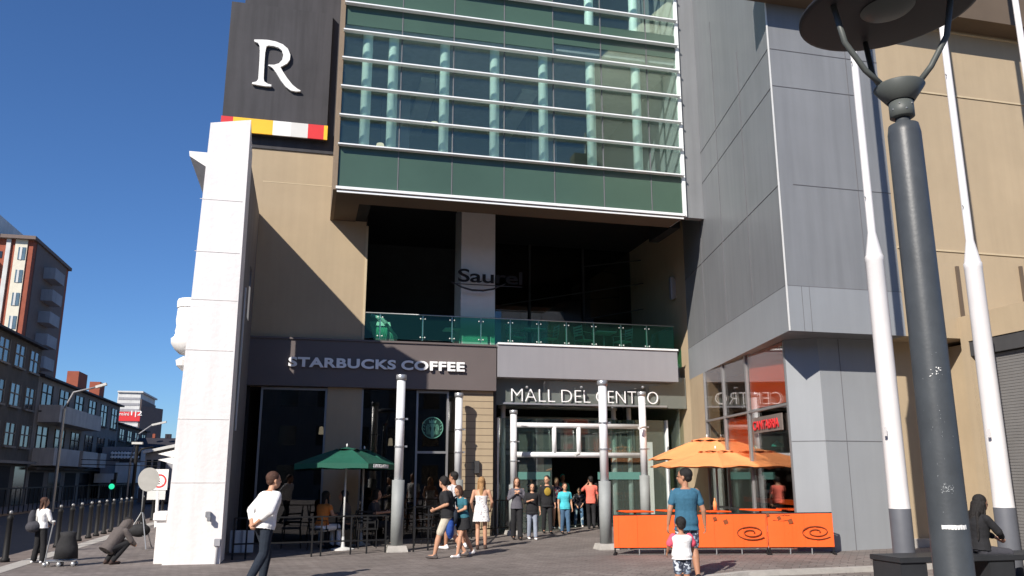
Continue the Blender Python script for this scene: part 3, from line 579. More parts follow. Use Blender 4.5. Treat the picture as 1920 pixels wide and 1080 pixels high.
m=MB(); m.lathe([(0,-.05),(.09,-.045),(.15,-.02),(.17,.0)],(0,0,0),32); h=m.build('lens','lamp_head',t,True)
for v in h.data.vertices: v.co=Vector((v.co.x+L[0]-.02,v.co.y+L[1],v.co.z+zD+.02+.06*v.co.x))
for a,r in ((R(180),.44),(R(-48),.36),(R(75),.42)):
    p=[(L[0]+q*math.cos(a),L[1]+q*math.sin(a),z) for q,z in ((.09,4.04),(r*.55,4.16),(r*.85,4.34),(r,zD+.01))]
    MB().tube(p,.019,12).build('arm','lamp_head',t,True)
def patch(a0,a1,z0,z1,mt,lab,jag=0,parent=t,c=L,r=.107,n=8):
    m=MB(); pr=None
    for k in range(n+1):
        a=a0+(a1-a0)*k/n; j=random.uniform(-jag,jag); x,y=c[0]+r*math.cos(a),c[1]+r*math.sin(a)
        q=(m.b.verts.new((x,y,z0+j)),m.b.verts.new((x,y,z1+random.uniform(-jag,jag))))
        if pr: m.b.faces.new((pr[0],q[0],q[1],pr[1]))
        pr=q
    return m.build('sticker',mt,parent,label=lab)
zp=lambda y:at(1760,y,Y=4.11).z
av=math.atan2(-4.2,-3.62)
patch(av-.35,av+.95,zp(993),zp(985),'paint_white','torn strip of white tape',.002)
for k in range(46):
    a=av+random.uniform(-.15,.5); z=random.choice((zp(random.uniform(688,708)),)); 
    w=random.uniform(.02,.07); patch(a,a+w,z,z+random.uniform(.002,.006),'paint_white','white sticker scrap',.001,n=2) if k<16 else None
def scuffs(n,y0,y1,a0,a1,name):
    m=MB()
    for k in range(n):
        a=av+random.triangular(a0,a1); z=zp(random.triangular(y0,y1)); w=random.uniform(.008,.05); h=random.uniform(.001,.004); r=.1063
        p=[(L[0]+r*math.cos(q),L[1]+r*math.sin(q),z+u) for q,u in ((a,0),(a+w,random.uniform(-.003,.003)),(a+w*.9,h),(a+.1*w,h*1.3))]
        m.quad(*p)
    m.build('scuff_marks',mat('scuff',(.33,.35,.36),.8),t,label=name)
scuffs(70,906,926,-.3,.5,'pale scraped patch'); scuffs(60,1040,1079,-.2,.8,'scraped paint near the foot'); scuffs(25,600,1000,-.7,.9,'scattered pale scratches')
# ================================================================== flag poles, bench
def flagpole(x,y,lab):
    t=thing('flagpole',lab,'flagpole',(x,y,0),'white flagpoles by the bench')
    MB().lathe([(0,0),(.165,0),(.165,1.12),(.162,1.13),(.16,1.5),(.148,5.25),(.152,5.26),(.152,5.34),(.145,5.36)],(x,y,0),28).build('lower_tube','flag_white',t,True); MB().lathe([(.168,0),(.168,1.10),(.166,1.105)],(x,y,0),28).build('shaded_foot','foot_shade',t,True,label='grey sleeve painting in the shade on the pole foot')  # grey sleeve puts the shade at the pole foot into colour
    MB().lathe([(.14,5.36),(.068,5.78),(.065,8),(.045,14),(0,14.02)],(x,y,0),24).build('upper_tube','flag_white',t,True)
    m=MB(); m.tube([(x-.17,y-.05,2.3),(x-.2,y-.1,2.3)],.012,6); m.box(x-.22,x-.19,y-.12,y-.08,2.26,2.40); m.build('cleat','flag_white',t)
    m=MB(); m.tube([(x-.075,y-.03,6.4),(x-.12,y-.06,6.42)],.01,6); m.tube([(x-.075,y-.03,9),(x-.12,y-.06,9.02)],.01,6); m.build('rope_guide','steel',t)
p1_=at(1638,470,Y=12);p2_=at(1822,480,Y=12);p3_=at(1917,90,Y=12)
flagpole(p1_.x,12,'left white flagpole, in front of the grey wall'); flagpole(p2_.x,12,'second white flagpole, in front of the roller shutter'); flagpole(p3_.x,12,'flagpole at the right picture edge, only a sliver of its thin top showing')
t=thing('bench','long low black bench at the foot of the white flagpoles','bench',(10.5,11.2,0))
x0=at(1675,1045,Y=11.0).x
MB().box(x0,13.5,10.85,11.55,.38,.46,.01).build('seat','bench_dark',t)
for xa in (x0+.02,x0+1.55,x0+3.2): MB().box(xa,xa+.45,10.88,11.52,0,.379,.01).build('leg','bench_dark',t)
# ================================================================== umbrellas
def umbrella(name,lab,cat,x,y,r,zr,zt,n,mt,polemt,rot=0,val=.12,group=None,vent=True,zb=0):
    t=thing(name,lab,cat,(x,y,0),group)
    m=MB(); rings=[]
    prof=[(1.0,zr),(.66,zr+(zt-zr)*.40),(.34,zr+(zt-zr)*.74),(.20,zr+(zt-zr)*.86)]
    K=n*6
    for f,z in prof:
        ring=[]
        for k in range(K):
            a=rot+2*math.pi*k/K; ph=(k%6)/6; cs=math.cos(math.pi/n)/math.cos(2*math.pi/n*(ph-.5))
            ring.append(m.b.verts.new((x+r*f*cs*math.cos(a),y+r*f*cs*math.sin(a),z-(.035*math.sin(math.pi*ph) if f<1 else -.02*math.sin(math.pi*ph)))))
        rings.append(ring)
    for A_,B_ in zip(rings,rings[1:]):
        for k in range(K): m.b.faces.new((A_[k],A_[(k+1)%K],B_[(k+1)%K],B_[k]))
    if val:
        low=[m.b.verts.new((v.co.x*1.0,v.co.y,v.co.z-val-.015*math.sin(k*1.7))) for k,v in enumerate(rings[0])]
        for k in range(K): m.b.faces.new((low[k],low[(k+1)%K],rings[0][(k+1)%K],rings[0][k]))
    c=m.build('canopy',mt,t)
    m=MB(); ring=[]; top=m.b.verts.new((x,y,zt))
    for k in range(K):
        a=rot+2*math.pi*k/K; ph=(k%6)/6; cs=math.cos(math.pi/n)/math.cos(2*math.pi/n*(ph-.5)); ring.append(m.b.verts.new((x+r*.27*cs*math.cos(a),y+r*.27*cs*math.sin(a),zr+(zt-zr)*.84-.01+.03*math.sin(math.pi*ph))))
    for k in range(K): m.b.faces.new((ring[k],ring[(k+1)%K],top))
    m.build('vent_cap',mt,c)
    MB().tube([(x,y,zb),(x,y,zt-.02)],.024,12).build('pole',polemt,t,True)
    for k in range(n):
        a=rot+2*math.pi*k/n; MB().tube([(x,y,zr+(zt-zr)*.8),(x+r*.97*math.cos(a),y+r*.97*math.sin(a),zr-.0)],.010,6).build('rib',polemt,t)
        MB().tube([(x,y,zr-.05),(x+r*.5*math.cos(a),y+r*.5*math.sin(a),zr+(zt-zr)*.5-.05)],.008,6).build('strut',polemt,t)
    MB().lathe([(0,zt+.08),(.018,zt+.06),(.02,zt),(0,zt)],(x,y,0),10).build('finial','paint_white',t,True)
    MB().lathe([(0,0),(.26,0),(.26,.04),(.05,.08),(.03,.3),(0,.3)],(x,y,zb),20).build('base','paint_pale',t)
    return t
v=at(645,950,Y=19.9); z1=zs(645,878,19.6)
u1=umbrella('parasol','front green square parasol with white lettering on its valance, over the cafe fence','parasol',v.x,19.7,1.22,z1+.09,zs(640,838,19.7),4,'green_cloth','paint_pale',R(20),.11,'green cafe parasols')
v2=at(679,950,Y=20.9); umbrella('parasol','green parasol mostly hidden behind the front green one, its finial showing to the right','parasol',v2.x,20.9,1.05,zs(679,872,20.9),zs(679,842,20.9),4,'green_cloth','paint_pale',R(30),.1,'green cafe parasols')
# lettering on the valance face between two corners
a1=R(20)+R(-90)-0; c1=Vector((v.x+1.22*math.cos(R(-70)),19.7+1.38*math.sin(R(-70)))); c2=Vector((v.x+1.22*math.cos(R(20)),19.7+1.38*math.sin(R(20))))
dd=(c2-c1).normalized(); nv=Vector((dd.y,-dd.x)); st=c1+(c2-c1)*.14+nv*.02
text('STARBUCKS COFFEE',.10,.006,'lettering','sign_white',u1,TM((st.x,st.y,z1+.0),(dd.x,dd.y,0)),1,.006,1.1)
v=at(1346,930,Y=18.3); umbrella('parasol','front orange parasol above the orange barrier','parasol',v.x,18.3,1.55,zs(1346,874,17.6),zs(1346,842,18.3),8,'orange_cloth','alu',R(22.5),.03,'orange cafe parasols')
v=at(1331,930,Y=19.8); umbrella('parasol','rear orange parasol, its top rising behind the front one','parasol',v.x,19.8,1.55,zs(1331,860,19.2),zs(1320,820,19.8),8,'orange_cloth','alu',R(10),.03,'orange cafe parasols')
# ================================================================== orange barrier
b0=gp(1152,1040); b1=gp(1566,1039); b0=Vector((b0.x,b0.y)); b1=Vector((b1.x,b1.y)); bd=(b1-b0).normalized(); Lb=(b1-b0).length
zbt=at(1152,967,Y=b0.y).z-gh(b0.x,b0.y)
cuts=[(0,.36,'left plain orange fabric barrier panel beside the steel column'),(.362,.71,'middle orange barrier panel behind the man in blue, with a swirl at its right end'),(.713,1,'right-hand orange barrier panel with swirl, against the grey wall')]
nb=Vector((bd.y,-bd.x))
def on(d,z,off=0): q=b0+bd*d+nb*off; return Vector((q.x,q.y,z+gh(q.x,q.y)))
for i,(f0,f1,lab) in enumerate(cuts):
    t=thing('cafe_barrier',lab,'barrier',on(Lb*(f0+f1)/2,0),'orange cafe barriers'); d0,d1=Lb*f0,Lb*f1
    zb0=.13
    m=MB(); N=16
    for k in range(N):
        a,c=d0+(d1-d0)*k/N,d0+(d1-d0)*(k+1)/N; w=lambda d:.008*math.sin(d*6+i)
        m.quad(on(a,zb0,w(a)),on(c,zb0,w(c)),on(c,zbt,w(c)),on(a,zbt,w(a)))
    p=m.build('fabric_panel','orange',t); md=p.modifiers.new('s','SOLIDIFY'); md.thickness=.008
    for d in (d0+.015,d1-.015):
        MB().tube([on(d,.03,-.02),on(d,zbt+.01,-.02)],.017,8).build('post','black_metal',t)
        MB().bar(on(d,.02,-.25),on(d,.02,.16),.05,.02).build('foot','black_metal',t)
    for dq in (d0+(d1-d0)*.33,d0+(d1-d0)*.66): MB().tube([on(dq,.0,-.03),on(dq,.17,-.03)],.012,6).build('foot','steel',t)
    for z in (zbt+.008,zb0-.01): MB().tube([on(d0,z,-.02),on(d1,z,-.02)],.012,8).build('rail','black_metal',t)
    if i>0:
        m=MB(); cxx=d1-.30; cz_=.40
        pts=[]
        for k in range(46):
            a=-.4+k*.30; r=.04+.0047*k; pts.append((cxx+r*1.3*math.cos(a),cz_+r*.6*math.sin(a)))
        pts=[q for q in pts if q[0]<d1-.03]
        for q0,q1_ in zip(pts,pts[1:]):
            if abs(q0[0]-q1_[0])<.2: m.bar(on(q0[0],q0[1],.018),on(q1_[0],q1_[1],.018),.004,.028,(nb.x,nb.y,0)) if 0 else m.tube([on(q0[0],q0[1],.02),on(q1_[0],q1_[1],.02)],.010,5)
        for dx,dz,sw in ((-.46,.30,.10),(-.66,.36,.08),(-.86,.42,.07)):
            q=[(cxx+dx+a_*sw,cz_+dz-.1+b_*sw) for a_,b_ in ((-.5,.2),(.3,.5),(.6,-.3),(-.2,-.6))]
            m.poly([on(a_,b_,.016) for a_,b_ in q],nb.to_3d()*.004)
        m.build('swirl_print',mat('print_brown',(.20,.05,.012),.8),t)
    if i==2:
        m=MB(); 
        for k in range(5): a_=d0+.16+k*.05; m.tube([on(a_,.70+.02*(k%2),.016),on(a_+.05,.705,.016)],.005,4)
        m.tube([on(d0+.1,.62,.016),on(d0+.25,.60,.016),on(d0+.4,.625,.016)],.004,4); m.build('small_print',mat('print_brown',(.10,.035,.015),.8),t)
# ================================================================== tables and chairs
def ctable(x,y,z,top,leg,lab,cat='table',s=.62,h=.74,group=None):
    t=thing('cafe_table',lab,cat,(x,y,z),group)
    MB().box(x-s/2,x+s/2,y-s/2,y+s/2,z+h-.03,z+h,.008).build('tabletop',top,t)
    MB().tube([(x,y,z+.02),(x,y,z+h-.03)],.025,10).build('pedestal',leg,t,True)
    m=MB(); m.bar((x-.26,y-.26,z+.015),(x+.26,y+.26,z+.015),.05,.03); m.bar((x-.26,y+.26,z+.0165),(x+.26,y-.26,z+.0165),.05,.03); m.build('foot',leg,t); return t
def make_chair(mt,seatmt):
    t=thing('cafe_chair','c','chair',(0,0,0))
    MB().box(-.21,.21,-.21,.21,.43,.46,.01).build('seat',seatmt,t)
    for x in (-.2,.2):
        MB().tube([(x,.2,0),(x,.19,.43)],.012,8).build('leg',mt,t); MB().tube([(x,-.24,0),(x,-.2,.43),(x*.95,-.25,.86)],.012,8).build('leg',mt,t)
        MB().tube([(x*1.1,.16,.43),(x*1.15,.17,.64),(x*1.15,-.22,.66)],.012,8).build('armrest',mt,t)
    m=MB(); 
    for z in (.58,.66,.74,.82): m.bar((-.19,-.235-(z-.6)*.1,z),(.19,-.235-(z-.6)*.1,z),.012,.045)
    m.build('backrest',seatmt,t); return t
chA=make_chair('black_metal','black_metal'); first=[True]
def place(proto,x,y,z,rot,lab,grp,used):
    o=proto if not used[0] else copy_tree(proto); used[0]=True
    o.location=(x,y,z); o.rotation_euler=(0,0,rot); o['label']=lab; o['group']=grp; return o
uA=[False]
V=lambda px,Y: at(px,950,Y=Y).x
for px,Y,rot,lab in ((600,20.1,-90,'dark cafe chair the woman in the orange top sits on'),(650,20.3,80,'dark cafe chair under the seated person in the dark top'),(690,19.9,180,'empty dark chair pushed up near the fence end, left of the near steel column'),(800,20.0,60,'dark cafe chair behind the second fence panel, nearest the steel column'),(842,20.3,-60,'dark cafe chair behind the man in the black shirt'),(712,20.8,-80,'dark chair under the seated person in the pale top'),(548,20.7,90,'dark chair in the gloom left of the green parasol pole')):
    place(chA,V(px,Y),Y,0,R(rot),lab,'dark cafe chairs inside the fence',uA)
ctable(V(622,20.4)+.12,20.3,0,'black_metal','black_metal','dark cafe table between the two seated people under the green parasol',group='dark cafe tables')
ctable(V(732,20.9),20.9,0,'black_metal','black_metal','dark cafe table behind the near steel column',group='dark cafe tables')
ctable(V(822,20.2),20.3,0,'black_metal','black_metal','dark cafe table behind the second fence panel',group='dark cafe tables')
for px,Y,lab in ((1190,17.0,'orange topped table at the left end of the barrier'),(1265,16.7,'orange topped table behind the man in blue'),(1425,15.9,'orange topped table behind the middle barrier panel'),(1495,15.7,'orange topped table at the right end of the barrier')):
    ctable(V(px,Y),Y,gh(V(px,Y),Y),'orange','steel',lab,s=.62,h=.76,group='orange cafe tables')
v=at(1341,955,Y=16.6); t=thing('sauce_bottle','tall orange bottle standing up behind the barrier','bottle',(v.x,16.6,.9)); MB().lathe([(0,.0),(.04,0),(.04,.15),(.015,.21),(.015,.25),(0,.25)],(v.x,16.6,.92),12).build('bottle_body','orange_cloth',t,True)
t=ctable(v.x,16.6,.15,'orange','steel','orange topped table carrying the tall orange bottle',s=.5,h=.76,group='orange cafe tables')
# balcony furniture
chB=make_chair('steel','paint_pale'); uB=[False]
for px,rot,lab in ((968,-80,'metal chair on the terrace, leftmost above the mall sign'),(1032,95,'metal chair on the terrace, second from the left'),(1102,-70,'metal chair on the terrace, third from the left'),(1176,100,'metal chair on the terrace, rightmost')):
    place(chB,V(px,22.7),22.7,5.05,R(rot),lab,'metal chairs on the terrace',uB)
ctable(V(1000,22.9),22.9,5.05,'paint_pale','steel','pale terrace table left of centre above the mall sign',group='terrace tables'); ctable(V(1140,22.9),22.9,5.05,'paint_pale','steel','pale terrace table towards the right end of the balustrade',group='terrace tables')
ctable(V(845,22.6),22.6,5.05,'paint_pale','paint_pale','small white terrace table in front of the recessed column',s=.55,h=.6,group='terrace tables')
# bundle of covered furniture
v=at(718,620,Y=22.5); t=thing('covered_furniture','crumpled wrapped bundle leaning behind the green glass at the left of the terrace','cover',(v.x,22.5,5.1))
m=MB(); random.seed(4)
for k in range(11):
    a=k/10; m.tube([(v.x-.35+.12*a,22.35+.3*a,5.9-.05*a),(v.x-.05+.1*math.sin(k),22.3+.35*a,5.75+.05*math.cos(k*2)),(v.x+.36,22.35+.3*a,5.30+.06*math.sin(k*3))],.05,8)
    m.tube([(v.x-.36+.05*k,22.35,5.72-.0*k),(v.x-.2+.05*k,22.33,5.15)],.035,6)
m.build('wrapping','paint_pale',t,True)
# ================================================================== fences
def fence(p,q,h,posts,pick,lab):
    t=thing('cafe_fence',lab,'fence',(*p,0),'black metal cafe fences'); p=Vector(p);q=Vector(q)
    for f in posts:
        c=p+(q-p)*f; MB().box(c.x-.017,c.x+.017,c.y-.017,c.y+.017,0,h).build('post','black_metal',t)
    for z in (h,.30): MB().bar((p.x,p.y,z),(q.x,q.y,z),.035,.03).build('rail','black_metal',t)
    if pick:
        m=MB()
        for k in range(1,pick): 
            c=p+(q-p)*k/pick; m.box(c.x-.007,c.x+.007,c.y-.007,c.y+.007,.31,h-.01)
        m.build('pickets','black_metal',t)
    return t
fa=gp(435,1050); fb=gp(722,1036)
fence((fa.x,fa.y),(fb.x,fb.y),.80,(0,.08,.5,.56,.76,.87,1),0,'long black cafe fence in front of the left window, behind the man in white')
fc=gp(775,1035); fd=gp(862,1026); fence((fc.x,fc.y),(fd.x,fd.y),.98,(0,.3,.62,1),0,'short black fence panel right of the near steel column')
fe=gp(884,1010); fg=gp(955,1001); fence((fe.x,fe.y),(fg.x,fg.y),1.0,(0,.55,1),16,'black fence with close pickets beside the mall doors'); 
fence((fd.x,fd.y),(fe.x,fe.y),.98,(.5,),20,'black picket fence running back behind the woman in the white dress')
ftb=thing('menu_box','grey and white box standing on the ground behind the left end of the cafe fence','box',(-1.1,18.6,0)); x=at(450,1000,Y=19.0).x
MB().box(x-.2,x+.28,19.1,19.2,.05,.5).build('panel','paint_pale',ftb); MB().box(x-.16,x-.1,19.08,19.1,.05,.5).build('stripe','grey_far',ftb); MB().box(x+.02,x+.06,19.08,19.1,.05,.5).build('stripe','grey_far',ftb)
# ================================================================== bollards
bm_=thing('bollard','one of the black metal bollards with pale caps lining the kerb on the left','bollard',(0,0,0),'bollards along the kerb')
MB().lathe([(0,0),(.085,0),(.085,.06),(.06,.08),(.052,.78),(.062,.8),(.062,.84),(.04,.87),(.0,.92)],(0,0,0),14).build('post','black_metal',bm_,True)
MB().ell((0,0,.93),(.035,.035,.04),None,10,8).build('cap','alu',bm_,True)
ys=[18.7,20.7]+[at(px,975,X=-5.55).y for px in (77,112,134,151,169,183,197,210,224,234,243)]
last=ys[-1]; ys+= [last+2.2*k for k in range(1,12)]
for k,Y in enumerate(ys):
    o=bm_ if k==0 else copy_tree(bm_); o.location=(-5.55,Y,-.004)
    ord_=['nearest','second','third','fourth','fifth','sixth','seventh','eighth','ninth','tenth','eleventh','twelfth','thirteenth']
    if k<13: o['label']='black kerb bollard, %s from the camera in the row on the left'%ord_[k]
    else: o['label']='one of the farthest black bollards, crowded together beside the reflector stand'
# ================================================================== props on the left pavement
t=thing('reflector_stand','round grey photographic reflector on a black tripod with a bag hung low','light stand',(0,0,0)); b=at(262,1030,Z=0); t.location=b
sx,sy=b.x,b.y; cz0=at(279,899,Y=sy)
m=MB(); m.poly([(cz0.x+.23*math.cos(a),sy-.02,cz0.z+.27*math.sin(a)) for a in [2*math.pi*k/36 for k in range(36)]],(.0,.02,0)); m.build('reflector_disc','reflector',t)
xm=at(267,960,Y=sy).x
MB().tube([(xm,sy,.55),(cz0.x-.1,sy,cz0.z-.1)],.016,8).build('mast','steel',t)
for k in range(3):
    a=R(90+120*k-30); MB().tube([(xm,sy,.85),(xm+.42*math.cos(a),sy+.42*math.sin(a),.02)],.014,8).build('leg','steel',t); MB().tube([(xm,sy,.3),(xm+.28*math.cos(a),sy+.28*math.sin(a),.3)],.008,6).build('brace','steel',t)
MB().tube([(xm,sy,.6),(xm+.015,sy,1.15)],.03,8).build('clamp_column','black_metal',t)
bg_=thing('sand_bag','black bag hanging between the legs of the reflector tripod','bag',(xm,sy,.4)); m=MB(); m.ell((xm-.02,sy-.05,.42),(.24,.15,.15)); m.tube([(xm-.1,sy-.05,.5),(xm,sy,.85),(xm+.1,sy-.05,.5)],.012,6); m.build('bag_body','bag_black',bg_,True)
t=thing('no_parking_sign','white no parking sign with red circle on a slim white pole','sign',(0,0,0)); Y=26.0; b=at(292,989,Z=0); Y=b.y; t.location=b; c=at(299,903,Y=Y); c_=at(296,921,Y=Y); w=.26
MB().tube([(b.x,Y,0),(c.x-.02,Y,c.z-.3)],.05,10).build('pole','white_metal',t)
MB().box(c.x-w,c.x+w,Y-.03,Y-.005,c.z-.27,c.z+.40).build('plate','paint_white',t); MB().box(c.x-w-.08,c.x+w-.04,Y-.03,Y-.005,c.z-.58,c.z-.285).build('lower_plate','paint_pale',t)
disc(c.x+.0,c.z+.02,.22,Y-.031,.006,32,.17).build('red_ring','red',t); text('E',.26,.004,'letter','black_panel',t,TM((c.x-.08,Y-.036,c.z-.08))); 
MB().bar((c.x-.15,Y-.037,c.z+.17),(c.x+.15,Y-.037,c.z-.13),.004,.035,(0,-1,0)).build('red_bar','red',t)
# trolley with bag
b=at(112,1062,Z=0); t=thing('folding_trolley','small wheeled trolley with upright handle beside the girl','trolley',b)
m=MB(); m.bar((b.x-.26,b.y,.10),(b.x+.26,b.y+.05,.10),.22,.02); m.build('deck','steel',t); MB().tube([(b.x-.26,b.y,.1),(b.x-.19,b.y,.80)],.012,8).build('handle','steel',t); MB().ell((b.x-.19,b.y,.80),(.035,.02,.02)).build('grip','paint_pale',t)
for dx in (-.24,0,.24):
    for dy in (-.1,.12):
        m=MB(); m.lathe([(0,-.01),(.035,-.01),(.04,0),(.035,.01),(0,.01)],(0,0,0),14); o=m.build('wheel','steel',t,True)
        for v in o.data.vertices: x_,y_,z_=v.co; v.co=(b.x+dx+x_,b.y+dy+z_,.04+y_)
bg_=thing('black_bag','large black soft bag standing on the small trolley','bag',(b.x+.05,b.y,.12)); m=MB(); m.lathe([(0,.0),(.21,.0),(.19,.22),(.13,.40),(.15,.47),(.07,.49),(0,.43)],(0,0,0),14); o=m.build('bag_body','bag_black',bg_,True)
for v in o.data.vertices: v.co=Vector((v.co.x*1.0+b.x+.08,v.co.y*.65+b.y+.02,v.co.z+.13)); 
# ================================================================== left hand street buildings
XB=-16.0
def street_building(y0,y1,z,floors,bays,lab,wall,trim,zr=.35,balc=False,skylit=(),ground=2.9,depth=10,chim=(),name='street_building'):
    t=thing(name,lab,'building',(XB-3,(y0+y1)/2,0))
    MB().box(XB-depth,XB,y0,y1,0,z).build('wall',wall,t)
    m=MB(); m.poly([(XB+.35,y0-.1,z),(XB+.35,y0-.1,z+.12),(XB-depth/2,y0-.1,z+1.3),(XB-depth,y0-.1,z+.12),(XB-depth,y0-.1,z)],(0,y1-y0+.2,0)); rf=m.build('roof','roof_dark',t)
    for cy,cw,ch in chim:
        MB().box(XB-1.6,XB-.8,cy-cw/2,cy+cw/2,z+.15,z+ch).build('chimney','brick_red',rf)
    fh=(z-ground)/floors
    for f in range(floors):
        zf=ground+f*fh
        for k in range(bays):
            c=y0+(k+.5)*(y1-y0)/bays; w=min(1.1,(y1-y0)/bays*.30); sk=(f,k) in skylit
            p=MB().box(XB-.02,XB+.012,c-w,c+w,zf+.65,zf+fh-.35).build('window','win_sky' if sk else 'win_dark',t)
            m=MB(); m.box(XB,XB+.06,c-w-.08,c-w,zf+.6,zf+fh-.3); m.box(XB,XB+.06,c+w,c+w+.08,zf+.6,zf+fh-.3); m.box(XB,XB+.05,c-.04,c+.04,zf+.65,zf+fh-.35); m.box(XB,XB+.055,c-w,c+w,zf+fh-.9,zf+fh-.84); m.build('frame',trim,p)
            MB().box(XB,XB+.16,c-w-.12,c+w+.12,zf+.5,zf+.6).build('sill',trim,p)
        if balc:
            for b0_,b1_ in balc[f]:
                m=MB(); m.box(XB,XB+1.2,b0_,b1_,zf-.1,zf+.06); m.box(XB+1.08,XB+1.2,b0_,b1_,zf+.06,zf+.95); m.box(XB,XB+1.08,b0_,b0_+.1,zf+.06,zf+.95); m.box(XB,XB+1.08,b1_-.1,b1_,zf+.06,zf+.95); m.build('balcony','balcony_pale',t)
    for k in range(bays):
        c=y0+(k+.5)*(y1-y0)/bays; w=(y1-y0)/bays*.36
        MB().box(XB-.03,XB+.014,c-w,c+w,.05,ground-.5).build('shop_front','win_dark' if k%2 else 'dark_room',t)
    MB().box(XB,XB+.5,y0+.1,y1-.1,ground-.35,ground-.2).build('canopy',trim,t)
    return t
za=at(0,616,X=XB); zb2=at(90,662,X=XB); Zr1=(za.z+zb2.z)/2; y1e=at(75,690,X=XB).y
t=street_building(40,y1e,Zr1,3,6,'brown three storey corner building with tall windows at the left picture edge','old_wall','old_wall_light',skylit=((2,4),(2,5),(1,4),(2,3)),ground=2.7)
zc2=at(225,765,X=XB); zd2=at(80,705,X=XB); Zr2=(zc2.z+zd2.z)/2; y2e=zc2.y
L2=y2e-y1e
street_building(y1e+.05,y2e,Zr2,2,6,'grey two tone building with white balconies and two red chimneys','old_wall_light','old_wall',balc=[[(y1e+.6,y1e+L2*.28),(y1e+L2*.32,y1e+L2*.5),(y1e+L2*.54,y1e+L2*.62)],[(y1e+.8,y1e+L2*.5)]],ground=2.4,chim=((at(143,725,X=XB-1.2).y,2.6,1.75),(at(181,735,X=XB-1.2).y,1.7,1.7)))
street_building(14,39.9,Zr1,3,9,'long old terrace building added outside the picture to shade the road','old_wall','old_wall_light')  # unseen, added so that its shadow covers the road
street_building(-22,13.9,Zr1,3,9,'old terrace building behind the camera, added to carry the road shade on','old_wall','old_wall_light')  # also unseen, extends the row that shades the road
street_building(y2e+.05,y2e+14,Zr2-1.5,2,4,'last low dark building of the left hand row','old_wall','old_wall_light',ground=2.3)
# brick and cream tower
def tower():
    Y0=90; t=thing('apartment_tower','tall brick red and cream apartment tower with balconies at far left','building',(-32,96,0)); xr=at(60,480,Y=Y0).x; zt=at(45,450,Y=Y0).z
    MB().box(xr-14,xr,Y0,Y0+13,0,zt).build('wall','brick_red',t)
    xs1=at(45,500,Y=Y0).x; xs0=at(26,500,Y=Y0).x
    f=MB().box(xs0-.1,xr-.5,Y0-.12,Y0,0,zt+.3).build('cream_bay','cream',t)
    MB().box(xs0-.9,xs0-.5,Y0-.2,Y0,0,zt+.4).build('cream_strip','white_far',t)
    MB().box(xr-14,xr+.3,Y0-.6,Y0+13.2,zt,zt+.35).build('roof_slab','tower_grey',t); MB().box(xr-14,xr-3.3,Y0-1.0,Y0+10,zt+.36,zt+2.4).build('penthouse','white_far',t); 
    n=9
    for k in range(n):
        z=zt-1.9-k*2.35
        p=MB().box(xs0+.25,xs1-.0,Y0-.17,Y0-.12,z-.2,z+1.1).build('window','win_sky',t); MB().box((xs0+xs1)/2-.05,(xs0+xs1)/2+.15,Y0-.2,Y0-.17,z-.2,z+1.1).build('frame','white_far',p)
        MB().box(xr-14,xs0-2.1,Y0-1.3,Y0,z-.9,z+.25).build('balcony','cream',t)
        MB().box(xs0-1.7,xs0-1.2,Y0-.05,Y0+.01,z-.1,z+.6).build('window','win_dark',t)
        m=MB(); m.box(xr,xr+1.2,Y0+4,Y0+7.5,z-1.1,z+.1); m.build('balcony','grey_far',t)
        MB().box(xr,xr+.05,Y0+4,Y0+8,z+.1,z+1.1).build('window','win_dark',t)
    MB().box(xr-.0,xr+.08,Y0+1,Y0+12,0,zt).build('side_panel','tower_grey',t)
tower()
# white hotel tower far away
Y0=150; t=thing('hotel_tower','distant white office tower with a red banner near its top','building',(-30,155,0)); xa=at(219,760,Y=Y0).x; xb=at(262,760,Y=Y0).x; zt=at(240,736,Y=Y0).z
MB().box(xa,xb,Y0,Y0+14,0,zt).build('wall','white_far',t); MB().box(xb,xb+.2,Y0+.1,Y0+14,0,zt-1.0).build('side_wall','tower_grey',t)
MB().poly([(xb+.2,Y0+1.5,0),(xb+2.3,Y0+9,0),(xb+.2,Y0+14,0)],(0,0,zt-2)).build('annex','tower_grey',t)
for k in range(9): MB().box(xa+.15,xb-.1,Y0-.06,Y0,zt-1.2-k*.95,zt-.8-k*.95).build('window_band','grey_far',t)
MB().box(xa-.05,xb+.4,Y0-.3,Y0+14,zt,zt+.25).build('roof_slab','white_far',t)
ba=at(221,772,Y=Y0);bb_=at(262,790,Y=Y0); bn=MB().box(ba.x,bb_.x,Y0-.2,Y0-.1,bb_.z,ba.z).build('banner','red',t); text('1|2',1.1,.04,'lettering','paint_white',bn,TM((ba.x+2.1,Y0-.24,bb_.z+.7)),1,.01,1.7); text('mini',.8,.04,'lettering','paint_white',bn,TM((ba.x+.3,Y0-.24,bb_.z+.9)),1,.0,1.5)
# white corner building at the street end with balcony, below the tower
Y0=72; t=thing('corner_building','white street end building with balcony and slatted fence, below the distant tower','building',(-13,76,0)); zz=lambda y:at(250,y,Y=Y0).z; xx=lambda x:at(x,880,Y=Y0).x
MB().box(xx(188),xx(262),Y0,Y0+10,0,zz(838)).build('wall','grey_far',t)
MB().box(xx(186),xx(262),Y0-1.4,Y0,zz(905),zz(888)).build('balcony','white_far',t); MB().box(xx(222),xx(262),Y0-1.2,Y0,zz(888),zz(868)).build('balcony','white_far',t)
MB().box(xx(222),xx(252),Y0-.05,Y0,zz(885),zz(862)).build('window','win_dark',t); 
for a in (192,212,232): MB().box(xx(a),xx(a+17),Y0-.05,Y0,zz(936),zz(912)).build('window','win_dark',t)
for x in (188,210,230,250): MB().box(xx(x),xx(x+3),Y0-.1,Y0-.05,zz(938),zz(910)).build('pilaster','white_far',t)
MB().box(xx(186),xx(256),Y0-.4,Y0,zz(945),zz(938)).build('ledge','white_far',t)
m=MB(); random.seed(3)
